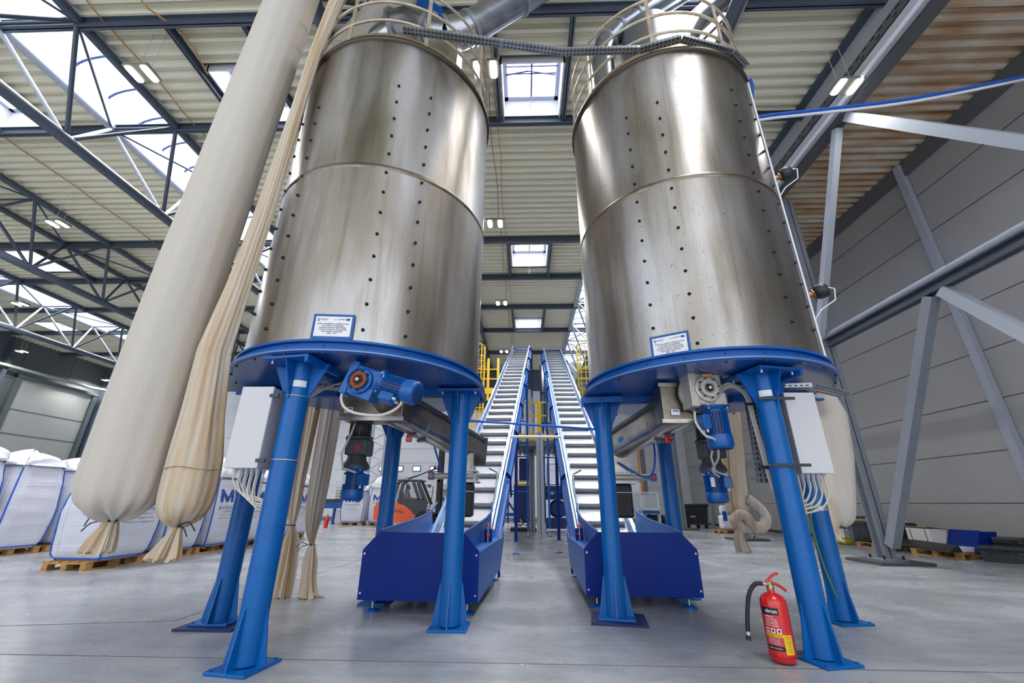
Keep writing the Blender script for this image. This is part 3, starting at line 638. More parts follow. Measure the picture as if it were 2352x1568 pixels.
# level sensors on the right tank
def sensor(a, z):
    cx, cy, r = 2.133, 5.069, 1.311; aa = R_(a); d = V((cos(aa), sin(aa), 0.25)).normalized(); p = pol(cx, cy, a, r - 0.02, z)
    s = MB().tube(p, p + d * 0.13, 0.032, n=16).lathe([(0.055, 0), (0.055, 0.03)], p + d * 0.1, 6, d.to_track_quat('Z', 'Y').to_matrix().to_4x4(), False).build('level_sensor', mat('brass', lin(150, 112, 70), 0.35, 0.9), tankR, label='round dark sensor head on a brass stem')
    q = d.to_track_quat('Z', 'Y').to_matrix().to_4x4()
    MB().lathe([(0.0, 0.11), (0.05, 0.11), (0.085, 0.14), (0.09, 0.2), (0.085, 0.235), (0.06, 0.25), (0, 0.255)], p, 20, q).build('sensor_head', m_blackp, s)
    e = p + d * 0.2
    MB().path([e + V((0.02, -0.07, 0)), e + V((0.06, -0.1, -0.03)), e + V((0.05, -0.08, -0.16)), e + V((-0.1, -0.03, -0.26)), pol(cx, cy, a - 3, r + 0.01, z - 0.33)], 0.008, 6).build('sensor_cable', m_white, s)
sensor(-28, 5.15); sensor(-28, 3.42)
for i in range(3): MB().path([pol(2.133, 5.069, -37 - i * 1.2, 1.325, z / 10) for z in range(25, 68, 2)], 0.012, 6).build('riser_cable', m_white if i else m_litgrey, tankR)
for a in (-100,):
    pass
# ducts, hopper and filter housing on the tank tops
d = thing('exhaust_duct', 'round galvanised duct with elbows rising right from the left tank top', 'duct', (-1.2, 4.9, 6.8))
P0 = [V(p) for p in ((-3.0, 5.1, 8.95), (-2.75, 5.05, 9.1), (-2.35, 5.0, 9.33))]
MB().path(P0, 0.2, 20).build('duct_section', m_duct, d)
MB().path([V((-2.35, 4.95, 9.33)), V((-2.1, 4.9, 9.33)), V((-1.85, 4.9, 9.2)), V((-1.6, 4.9, 9.03)), V((-1.35, 4.9, 8.95))], 0.25, 24).build('duct_elbow', m_duct, d)
MB().path([V((-1.35, 4.9, 8.95)), V((-1.15, 4.9, 9.0)), V((-0.95, 4.9, 9.12))], 0.28, 24).build('duct_elbow', m_duct, d)
MB().tube((-0.97, 4.9, 9.1), (0.82, 4.9, 10.73), 0.27, n=28).build('duct_section', m_duct, d)
for p, q in (((-2.37, 4.96, 9.33), (-2.32, 4.94, 9.33)), ((-1.72, 4.9, 9.12), (-1.66, 4.9, 9.08)), ((-1.37, 4.9, 8.95), (-1.31, 4.9, 8.97)), ((-0.99, 4.9, 9.08), (-0.93, 4.9, 9.14)), ((-0.1, 4.9, 9.88), (-0.06, 4.9, 9.92))):
    MB().tube(p, q, 0.3, n=24).build('clamp_ring', m_steel, d)
MB().box(-1.5, -1.1, 4.7, 5.1, 6.74, 8.75).build('intake_box', m_pol, d)
h = thing('feed_hopper', 'blue sheet metal hopper above the ducts of the left tank', 'hopper', (-1.9, 5.5, 9.6))
MB().prism([V((-3.2, 5.25, 10.75)), V((-2.05, 5.25, 10.75)), V((-2.15, 5.25, 10.3)), V((-2.71, 5.25, 10.05)), V((-3.14, 5.25, 10.6))], (0, 0.7, 0)).build('hopper_body', m_navy, h)
MB().prism([V((-2.15, 5.2, 10.3)), V((-1.57, 5.2, 10.0)), V((-1.57, 5.2, 10.2)), V((-2.0, 5.2, 10.7)), V((-2.2, 5.2, 10.7))], (0, 0.7, 0)).build('hopper_chute', m_blue2, h)
d = thing('exhaust_duct', 'pair of round ducts rising right from the right tank top', 'duct', (2.0, 5.1, 6.8))
MB().path([V((1.38, 5.1, 6.76)), V((1.4, 5.1, 8.5)), V((1.5, 5.1, 8.9)), V((1.75, 5.1, 9.25)), V((3.2, 5.1, 10.45))], 0.2, 22).build('duct_section', m_duct, d)
for p, q in (((1.4, 5.1, 8.45), (1.41, 5.1, 8.5)), ((1.5, 5.1, 8.9), (1.53, 5.1, 8.94)), ((1.75, 5.1, 9.25), (1.79, 5.1, 9.28)), ((2.1, 5.1, 9.54), (2.14, 5.1, 9.57))): MB().tube(p, q, 0.225, n=22).build('clamp_ring', m_steel, d)
MB().path([V((2.75, 5.15, 8.7)), V((2.9, 5.15, 8.95)), V((3.2, 5.15, 9.5)), V((4.2, 5.15, 10.6))], [0.3, 0.22, 0.2, 0.2], 20).build('duct_section', m_duct, d)
MB().path([V((2.78, 5.1, 6.76)), V((2.75, 5.13, 8.7))], 0.3, 8).build('duct_transition', m_pol, d)
f = thing('filter_housing', 'round galvanised filter housing on top of the right tank', 'filter', (2.2, 5.1, 6.76))
MB().lathe([(0.5, 6.77), (0.5, 8.8), (0.44, 9.1), (0.3, 9.28), (0.0, 9.34)], (2.25, 5.1, 0), 40).build('housing', mat('housing_metal', lin(122, 126, 132), 0.42, 0.7), f)
# cable trays
def tray(pts, wd, label, name='cable_tray', h=0.045):
    t = thing(name, label, 'cable tray', pts[0])
    b = MB(); s = MB()
    for p, q in zip(pts[:-1], pts[1:]):
        p, q = V(p), V(q); d = (q - p); L = d.length; dn = d.normalized(); sx = dn.cross(V((0, 0, 1))).normalized() if abs(dn.z) < 0.95 else V((1, 0, 0)); sz = sx.cross(dn)
        T = M(((sx.x, dn.x, sz.x, p.x), (sx.y, dn.y, sz.y, p.y), (sx.z, dn.z, sz.z, p.z), (0, 0, 0, 1)))
        b.box(-wd / 2, wd / 2, 0, L, 0, 0.003, T); b.box(-wd / 2, -wd / 2 + 0.003, 0, L, 0, h, T); b.box(wd / 2 - 0.003, wd / 2, 0, L, 0, h, T)
        k = 0.01
        while k < L - 0.04:
            for u in (-wd * 0.25, wd * 0.25): s.box(u - 0.008, u + 0.008, k, k + 0.028, -0.0015, 0.0, T)
            s.box(-wd / 2 - 0.001, -wd / 2, k, k + 0.028, h * .3, h * .55, T); s.box(wd / 2, wd / 2 + 0.001, k, k + 0.028, h * .3, h * .55, T)
            k += 0.05
    b.build('tray', m_steel, t); s.build('slots', m_black, t, kind='stuff'); return t
tray([(-1.54, 3.48, 6.80), (-0.27, 3.69, 6.80), (0.52, 3.82, 6.80), (1.56, 3.82, 6.8), (2.07, 3.70, 6.82), (2.83, 3.9, 6.82), (3.1, 4.1, 6.82)], 0.095, 'perforated cable tray bridging the tops of the two tanks')
tray([(-2.2, 4.2, 2.28), (-1.85, 4.45, 2.3)], 0.14, 'short perforated tray carrying cables under the left tank')
tray([(2.3, 4.35, 2.28), (2.9, 4.2, 2.26), (3.5, 4.55, 2.26)], 0.12, 'perforated tray curving under the rim of the right tank')
tray([(2.33, 4.28, 2.2), (2.3, 4.3, 1.35)], 0.1, 'vertical perforated tray behind the front leg of the right tank')

# ================================================================== DRIVES AND SCREW CONVEYORS UNDER THE TANKS
def motor(root, p, d, r, L, m=m_motor, box_dir=None, name='motor'):
    """finned motor starting at flange point p, axis d"""
    p = V(p); d = V(d).normalized(); T = M.Translation(p) @ d.to_track_quat('Z', 'Y').to_matrix().to_4x4()
    o = MB().lathe([(r * 1.25, 0), (r * 1.25, 0.02), (r * 0.8, 0.03), (r * 0.84, 0.05), (r * 0.84, L * 0.68)], n=32, T=T).build(name, m, root)
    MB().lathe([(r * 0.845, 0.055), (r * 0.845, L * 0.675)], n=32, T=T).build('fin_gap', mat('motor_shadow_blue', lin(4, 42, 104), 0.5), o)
    f = MB()
    for k in range(26):
        a = 2 * pi * k / 26; Tk = T @ M.Rotation(a, 4, 'Z'); f.box(r * 0.8, r, -0.0022, 0.0022, 0.05, L * 0.68, Tk)
    f.build('cooling_fins', m, o)
    MB().lathe([(r * 1.03, L * 0.68), (r * 1.05, L * 0.7), (r * 1.05, L * 0.93), (r * 0.93, L), (r * 0.3, L)], n=32, T=T).build('fan_cover', m, o)
    g = MB()
    for k in range(-4, 5):
        u = k * r * 0.19; hh = sqrt(max(0, (r * 0.85) ** 2 - u * u)); g.box(u - 0.003, u + 0.003, -hh, hh, L, L + 0.003, T)
    g.build('fan_grille', mat('grille_shadow', lin(14, 34, 88), 0.6), o)
    if box_dir is not None:
        bd_ = V(box_dir); loc = T.to_3x3().inverted() @ bd_; a = atan2(loc.y, loc.x); Tk = T @ M.Rotation(a, 4, 'Z')
        MB().bbox(r * 0.8, r * 1.55, -r * 0.5, r * 0.5, L * 0.2, L * 0.55, 0.006, Tk).build('terminal_box', m, o)
        for s in (-0.3, 0.25):
            q = Tk @ V((r * 1.2, s * r, L * 0.55)); e = Tk @ V((r * 1.2, s * r, L * 0.55 + 0.03)); MB().tube(q, e, 0.014, n=8).build('cable_gland', m_grey2, o)
    for k in range(4):
        Tk = T @ M.Rotation(pi / 4 + k * pi / 2, 4, 'Z'); q = Tk @ V((r * 1.12, 0, -0.012)); MB().tube(q, Tk @ V((r * 1.12, 0, 0.035)), 0.009, n=6).build('bolt', m_zinc, o)
    return o
def worm_gear(root, c, T, s, m, face_m):
    """square worm gearbox with a round ribbed output face on local -y"""
    b = MB(); b.bbox(-s / 2, s / 2, -s * 0.28, s * 0.28, -s / 2, s / 2, s * 0.06, T)
    b.bbox(-s * 0.56, -s * 0.3, -s * 0.32, s * 0.32, -s * 0.56, s * 0.56, s * 0.03, T)
    b.bbox(s * 0.2, s * 0.56, -s * 0.3, s * 0.3, -s * 0.5, -s * 0.1, s * 0.03, T)
    o = b.build('gearbox', m, root)
    Tf = T @ M.Translation((0, -s * 0.28, 0)) @ M.Rotation(pi / 2, 4, 'X')
    MB().lathe([(s * 0.43, 0), (s * 0.41, 0.03), (s * 0.36, 0.035), (s * 0.36, 0.02), (s * 0.27, 0.02), (s * 0.26, 0.045), (s * 0.16, 0.045), (s * 0.16, 0.01), (s * 0.09, 0.01)], n=40, T=Tf, smooth=False).build('output_face', m, o)
    f = MB()
    for k in range(8): f.box(s * 0.2, s * 0.38, -s * 0.03, s * 0.03, 0.0, 0.032, Tf @ M.Rotation(k * pi / 4 + 0.2, 4, 'Z'))
    f.build('face_ribs', m, o)
    MB().lathe([(s * 0.27, 0.046), (s * 0.27, 0.05), (s * 0.17, 0.05), (s * 0.17, 0.046)], n=32, T=Tf, smooth=False).build('output_flange', face_m, o)
    MB().lathe([(s * 0.13, 0.0), (s * 0.12, 0.05), (s * 0.07, 0.055)], n=24, T=Tf).build('bore', m_bolt, o)
    MB().lathe([(s * 0.065, 0.05), (s * 0.06, 0.075), (0.0, 0.08)], n=6, T=Tf, smooth=False).build('shaft_bolt', m_zinc, o)
    for k in range(8):
        q = Tf @ M.Rotation(k * pi / 4 + 0.2, 4, 'Z') @ V((s * 0.31, 0, 0.04)); MB().tube(q, q + Tf.to_3x3() @ V((0, 0, 0.01)), 0.009, n=6).build('bolt', m_bolt, o)
    return o
# left worm drive
wd = thing('worm_gearmotor', 'bright blue worm gearbox with rusty flange and finned motor, under the left tank', 'gearmotor', (-1.5, 3.72, 2.0))
Tg = M.Translation((-1.495, 3.72, 2.19)) @ M.Rotation(-0.12, 4, 'Z') @ M.Rotation(0.36, 4, 'Y')
worm_gear(wd, None, Tg, 0.29, m_motor, m_rust)
MB().tube((-1.47, 3.8, 2.19), (-1.5, 4.36, 2.12), 0.09, n=20).build('drive_shaft_tube', m_stain, wd)
motor(wd, Tg @ V((0.165, 0, 0.05)), (0.92, -0.24, -0.3), 0.105, 0.4, box_dir=(0, -0.4, -1))
# right worm drive
wd = thing('worm_gearmotor', 'pale cast worm gearbox with a blue motor hanging below, under the right tank', 'gearmotor', (1.85, 4.3, 1.7))
Tg = M.Translation((1.84, 4.26, 2.25)) @ M.Rotation(0.1, 4, 'Z')
worm_gear(wd, None, Tg @ M.Rotation(pi, 4, 'Z') @ M.Rotation(pi, 4, 'Z'), 0.33, m_alu, m_alu)
MB().box(-0.05, 0.05, -0.13, -0.128, 0.125, 0.145, Tg).build('warning_sticker', mat('sticker_orange', lin(240, 150, 20), 0.5), wd)
MB().lathe([(0.21, 0.09), (0.21, 0.12)], (0, 0, 0), 36, Tg @ M.Rotation(-pi / 2, 4, 'X'), False).build('mounting_disc', m_steel, wd)
motor(wd, (1.93, 4.27, 2.085), (0.02, 0, -1), 0.115, 0.42, box_dir=(-1, -0.2, 0))
# vertical agitator drives
def agitator(x, y, label):
    a = thing('agitator_drive', label, 'gearmotor', (x, y, 1.18))
    MB().lathe([(0.14, 2.22), (0.14, 2.18), (0.105, 2.17), (0.105, 2.08), (0.12, 2.07), (0.12, 2.0), (0.1, 1.99), (0.105, 1.92), (0.12, 1.86), (0.15, 1.86), (0.15, 1.83), (0.1, 1.82)], (x, y, 0), 28).build('reduction_gear', m_dkmetal, a)
    g = MB()
    for k in range(10): g.box(0.09, 0.125, -0.01, 0.01, 1.87, 1.99, M.Translation((x, y, 0)) @ M.Rotation(k * pi / 5, 4, 'Z'))
    g.build('gear_ribs', m_dkmetal, a)
    MB().bbox(x - 0.11, x + 0.14, y - 0.12, y + 0.12, 1.65, 1.83, 0.02).build('bevel_housing', m_dkmetal, a)
    MB().lathe([(0.1, 1.66), (0.11, 1.6), (0.14, 1.56), (0.15, 1.53), (0.15, 1.51)], (x, y, 0), 24).build('motor_adapter', m_dkmetal, a)
    MB().box(x + 0.01, x + 0.06, y - 0.123, y - 0.12, 1.7, 1.77).build('rating_plate', mat('plate_red', lin(170, 40, 36), 0.5), a, label='small red rating plate')
    mo = motor(a, (x, y, 1.515), (0, 0, -1), 0.115, 0.34, box_dir=(1, -0.5, 0))
    MB().box(x - 0.09, x - 0.05, y - 0.118, y - 0.1, 1.34, 1.44).build('nameplate', m_paper, mo)
    MB().path([(x - 0.1, y - 0.2, 2.14), (x + 0.02, y - 0.22, 2.0), (x - 0.02, y - 0.22, 1.85), (x - 0.09, y - 0.22, 1.65), (x - 0.06, y - 0.2, 1.5), (x + 0.07, y - 0.15, 1.46)], 0.011, 8).build('power_cable', m_cable, a)
agitator(-1.92, 4.85, 'vertical dark gearmotor with blue motor hanging under the middle of the left tank')
agitator(2.16, 5.07, 'vertical dark gearmotor with blue motor hanging under the middle of the right tank')
# stainless screw conveyors
def screw(p0, p1, label, box, side):
    s = thing('screw_conveyor', label, 'conveyor', (p0[0], p0[1], 1.9))
    p0, p1 = V(p0), V(p1); d = (p1 - p0).normalized(); L = (p1 - p0).length; sx = d.cross(V((0, 0, 1))).normalized(); sz = sx.cross(d)
    T = M(((sx.x, d.x, sz.x, p0.x), (sx.y, d.y, sz.y, p0.y), (sx.z, d.z, sz.z, p0.z), (0, 0, 0, 1)))
    r = 0.16; n = 18; pr = [V((r, 0, 0.17))] + [V((r * cos(-pi * k / n), 0, r * sin(-pi * k / n))) for k in range(n + 1)] + [V((-r, 0, 0.17))]
    vs = [T @ (p + V((0, y, 0))) for y in (0, L) for p in pr]; k = len(pr)
    MB().add(vs, [(i, i + 1, i + 1 + k, i + k) for i in range(k - 1)], True).add(vs[:k], [tuple(range(k))]).add(vs[k:], [tuple(range(k))]).build('trough', m_pol, s)
    b = MB(); b.box(r, r + 0.045, 0, L + 0.02, 0.15, 0.17, T); b.box(-r - 0.045, -r, 0, L + 0.02, 0.15, 0.17, T); b.box(-r - .045, r + .045, 0, L, 0.17, 0.19, T); b.build('cover', mat('dark_lid_steel', lin(112, 112, 114), 0.4, 0.7), s)
    MB().box(-0.23, 0.23, L, L + 0.02, -0.2, 0.2, T).build('end_plate', MATS['dark_lid_steel'], s)
    for y in (0.55, 1.1): MB().lathe([(r + 0.004, 0), (r + 0.008, 0.01), (r + 0.004, 0.02)], n=28, T=T @ M.Translation((0, y, 0)) @ M.Rotation(-pi / 2, 4, 'X')).build('joint_band', m_pol, s) if y < 1 else None
    x0, x1, y0, y1, z0, z1 = box
    MB().bbox(x0, x1, y0, y1, z0, z1, 0.008).build('drive_housing', m_stain, s)
    b = MB(); b.box(x0 - 0.02, x1 + 0.02, y0 - 0.012, y0, z0 - 0.02, z0 + 0.02).box(x0 - 0.02, x1 + 0.02, y0 - 0.012, y0, z1 - 0.02, z1 + 0.02); b.build('housing_flange', m_pol, s)
    xx = x0 + 0.06 if side < 0 else x0 + 0.08
    lb = MB().box(xx, xx + 0.09, y0 - 0.014, y0 - 0.012, z0 + 0.06, z0 + 0.12).build('maker_label', m_paper, s, label='white maker label')
    MB().box(xx + 0.02, xx + 0.08, y0 - 0.0155, y0 - 0.014, z0 + 0.098, z0 + 0.11).build('print', m_binkl, lb)
    # inspection hatch clips under the trough, blue label, discharge
    for yy in (0.42, 0.62): MB().box(-0.05, 0.07, yy, yy + 0.05, -r - 0.03, -r, T).build('hatch_clip', m_steel, s)
    MB().box(r * 0.99, r + 0.004, L * 0.62, L * 0.62 + 0.14, -0.02, 0.04, T).build('blue_label', mat('label_blue', lin(30, 130, 200), 0.5), s, label='blue label')
    MB().box(-r - 0.004, -r * 0.99, L * 0.62, L * 0.62 + 0.14, -0.02, 0.04, T).build('blue_label', MATS['label_blue'], s, label='blue label')
    q = T @ V((0, 0.42, -r)); MB().bbox(q.x - 0.04, q.x + 0.02, q.y - 0.03, q.y + 0.03, q.z - 0.09, q.z - 0.02, 0.01).build('limit_switch', m_red, s, label='red limit switch')
    e = T @ V((0, L - 0.2, 0))
    b = MB(); b.box(e.x - 0.14, e.x + 0.14, e.y - 0.14, e.y + 0.14, 1.44, e.z - 0.08); b.build('outlet', m_pol, s)
    b = MB(); b.box(e.x - 0.19, e.x + 0.19, e.y - 0.19, e.y + 0.19, 1.56, 1.58).box(e.x - 0.21, e.x + 0.21, e.y - 0.2, e.y + 0.2, 1.42, 1.44).box(e.x - 0.18, e.x + 0.18, e.y - 0.18, e.y + 0.18, 1.44, 1.52); b.build('slide_gate', m_steel, s)
    cy_ = MB().tube((e.x - side * 0.15, e.y - 0.2, 1.5), (e.x - side * 0.5 if False else e.x + (-0.42 if side < 0 else 0.42), e.y - 0.2, 1.5), 0.04, n=14).build('gate_cylinder', m_alu, s)
    xe = e.x + (-0.42 if side < 0 else 0.42)
    MB().bbox(xe - 0.04, xe + 0.04, e.y - 0.25, e.y - 0.15, 1.45, 1.55, 0.01).build('cylinder_cap', m_motor, s)
    MB().tube((xe, e.y - 0.25, 1.5), (xe, e.y - 0.262, 1.5), 0.028, n=14).build('red_cap', m_red, s, label='red cap')
    MB().bbox(e.x - 0.14, e.x + 0.14, e.y - 0.13, e.y + 0.13, 0.98, 1.42, 0.03).build('rubber_chute', m_black, s)
    MB().bbox(e.x - 0.147, e.x + 0.147, e.y - 0.137, e.y + 0.137, 1.3, 1.312, 0.004).build('chute_strap', m_cable, s)
    return s
scL = screw((-1.52, 4.6, 2.13), (-0.78, 6.3, 1.86), 'worn stainless screw conveyor slanting from under the left tank to its hopper', (-1.98, -1.3, 4.35, 4.72, 1.98, 2.2), -1)
scR = screw((1.78, 4.62, 2.13), (1.28, 6.45, 1.88), 'worn stainless screw conveyor slanting from under the right tank to its hopper', (1.46, 2.12, 4.42, 4.7, 1.97, 2.36), 1)
# yellow stripe on the left chute
MB().box(-0.86, -0.84, 5.98, 5.985, 1.0, 1.35).build('stripe', m_yellow, scL, label='yellow stripe')
def cable(pts, r, m, label, name='cable', smooth=6):
    """Catmull-Rom through the points"""
    P_ = [V(p) for p in pts]; P_ = [P_[0] * 2 - P_[1]] + P_ + [P_[-1] * 2 - P_[-2]]; out = []
    for i in range(1, len(P_) - 2):
        a, b, c, d = P_[i - 1:i + 3]
        for k in range(smooth):
            t = k / smooth; out.append(0.5 * ((2 * b) + (c - a) * t + (2 * a - 5 * b + 4 * c - d) * t * t + (3 * b - a - 3 * c + d) * t ** 3))
    out.append(P_[-2]); o = MB().path(out, r, 8).build(name, m)
    if label: tag(o, label, 'cable')
    return o
def crm(pts, smooth=6):
    P_ = [V(p) for p in pts]; P_ = [P_[0] * 2 - P_[1]] + P_ + [P_[-1] * 2 - P_[-2]]; out = []
    for i in range(1, len(P_) - 2):
        a, b, c, d = P_[i - 1:i + 3]
        for k in range(smooth):
            t = k / smooth; out.append(0.5 * ((2 * b) + (c - a) * t + (2 * a - 5 * b + 4 * c - d) * t * t + (3 * b - a - 3 * c + d) * t ** 3))
    out.append(P_[-2]); return out
cabB = []
cable([(-1.66, 3.7, 2.16), (-1.67, 3.66, 2.05), (-1.62, 3.64, 1.95), (-1.5, 3.62, 1.89), (-1.3, 3.62, 1.87), (-1.17, 3.62, 1.91), (-1.1, 3.62, 1.98), (-1.12, 3.62, 2.04)], 0.013, m_cable, 'pale cable looping below the blue worm gearbox')
cable([(1.7, 4.2, 2.02), (1.68, 4.15, 1.9), (1.75, 4.15, 1.78), (1.86, 4.2, 1.74), (1.95, 4.4, 1.6), (2.0, 4.7, 1.5), (2.12, 4.85, 1.44)], 0.012, m_cable, 'pale cable curving down past the hanging blue motor on the right')
for i in range(5): cabB.append(cable([(-2.15 + 0.01 * i, 4.0, 2.12 + 0.02 * i), (-2.0, 4.15 + .02 * i, 2.29 + 0.01 * i), (-1.85, 4.3, 2.37 + 0.008 * i), (-1.7, 4.4, 2.37 + 0.006 * i)], 0.009, m_cable, None))
for o in cabB:
    o['label'] = 'pale cable in the bundle running along the tray under the left tank'; o['category'] = 'cable'; o['group'] = 'cable bundle under the left tank'
for i in range(5):
    o = cable([(2.02, 4.4, 2.22 + 0.015 * i), (2.15, 4.3, 2.3 + 0.012 * i), (2.27 + .01 * i, 4.28, 2.2), (2.3 + .008 * i, 4.28, 1.9), (2.3 + 0.012 * i, 4.2, 1.35), (2.34 + 0.01 * i, 4.12, 1.15)], 0.009, m_cable, 'pale cable bundle beside the front leg of the right tank'); o['group'] = 'cable bundle on the right front leg'
cable([(1.3, 6.1, 2.0 - .3), (1.62, 6.0, 1.5), (1.75, 6.0, 1.58), (1.8, 6.0, 1.85), (1.78, 6.0, 2.15)], 0.014, m_bcable, 'blue air hose hanging below the right screw conveyor')
cable([(-1.25, 5.6, 2.0), (-1.2, 5.7, 1.8), (-1.15, 5.9, 1.6), (-1.1, 5.95, 1.5)], 0.012, m_bcable, 'blue air hose beside the left slide gate')
cable([(-0.66, 4.84, 2.05), (0.1, 5.0, 2.03), (0.87, 5.25, 2.02)], 0.014, m_bcable, 'blue cable stretched between the inner legs of the two tanks')
cable([(3.43, 4.9, 6.75), (3.9, 4.9, 6.85), (4.6, 4.9, 6.93), (6.2, 4.9, 7.15), (8.4, 5.0, 7.75), (11.64, 5.2, 8.7)], 0.022, m_bcable, 'blue cable running from the right tank to the upper right edge')
cable([(3.43, 4.92, 6.71), (3.9, 4.92, 6.8), (4.6, 4.92, 6.88), (6.2, 4.92, 7.1), (8.4, 5.02, 7.7), (11.64, 5.22, 8.64)], 0.022, m_white, 'white cable tied under the blue one, upper right')
cable([(3.3, 4.5, 6.95), (3.36, 4.45, 7.05), (3.42, 4.5, 6.98), (3.43, 4.6, 6.8)], 0.02, m_bcable, 'short blue hose loop at the rim of the right tank')
cable([(3.25, 5.2, 1.15), (3.2, 5.18, 0.95), (3.22, 5.18, 0.6), (3.25, 5.16, 0.35), (3.28, 5.16, 0.25)], 0.009, m_green, 'green and yellow earth wire hanging along the rear right blue leg')
MB().lathe([(0.108, 0), (0.108, 0.05)], (3.38, 5.30, 1.1), 28, None, False).build('grey_strap', m_steel, tankR)

# ================================================================== CONTROL CABINETS
def cabinet(x0, x1, y0, y1, z0, z1, lx, ly, label, door_side, m1=m_grey):
    c = thing('control_cabinet', label, 'cabinet', ((x0 + x1) / 2, (y0 + y1) / 2, z0))
    MB().bbox(x0, x1, y0, y1, z0, z1, 0.006).build('body', mat('cabinet_side_shade', lin(176, 176, 180), 0.45), c)  # darker copy of the door grey paints side shade into the body
    MB().bbox(x0 - 0.008, x1 + 0.002, y0 - 0.022, y0 - 0.002, z0 - 0.003, z1 + 0.003, 0.005).build('door', m1, c)
    g = MB()
    ks = [(x0 + 0.045 + k * (x1 - x0 - 0.09) / 4, y0 + 0.07 + j * 0.1) for k in range(5) for j in range(2)]
    for i, (x, y) in enumerate(ks):
        MB().lathe([(0.017, z0), (0.017, z0 - 0.018), (0.012, z0 - 0.02), (0.010, z0 - 0.045)], (x, y, 0), 10).build('cable_gland', m_grey2, c)
        dx = lx - x; e = V((lx - 0.06 * (1 if dx > 0 else -1), ly - 0.06, z0 - 0.28 - 0.03 * (i % 4)))
        MB().path(crm([V((x, y, z0 - 0.04)), V((x, y, z0 - 0.1 - 0.012 * i)), V((x + dx * 0.25, y - 0.01, z0 - 0.2 - 0.013 * i)), V((x + dx * 0.65, (y + ly) / 2, z0 - 0.24 - 0.012 * i)), e]), 0.0075, 7).build('supply_cable', m_cable, c)
    for z in (z0 + 0.06, z1 - 0.08):
        mz = mat('rail_dark_zinc', lin(64, 68, 74), 0.4, 0.6)
        for yy in (ly - 0.13, ly + 0.11):
            if lx > x1: MB().box(x1 - 0.02, x1 + 0.06, yy, yy + 0.02, z - 0.015, z + 0.015).build('mounting_rail', mz, c)
            else: MB().box(lx - 0.15, x0 + 0.02, yy, yy + 0.018, z - 0.013, z + 0.013).build('mounting_rail', mz, c)
        MB().path([(lx + 0.108 * cos(a), ly + 0.108 * sin(a), z + 0.01) for a in [k * pi / 12 for k in range(25)]], 0.006, 6).build('u_bolt', m_zinc, c)
    return c
cabinet(-2.54, -2.26, 3.6, 3.86, 1.42, 2.12, -2.10, 3.70, 'light grey control cabinet clamped to the front leg of the left tank', -1)
cabinet(2.54, 2.82, 4.08, 4.46, 1.43, 2.18, 2.37, 4.08, 'light grey control cabinet clamped to the front leg of the right tank', 1)
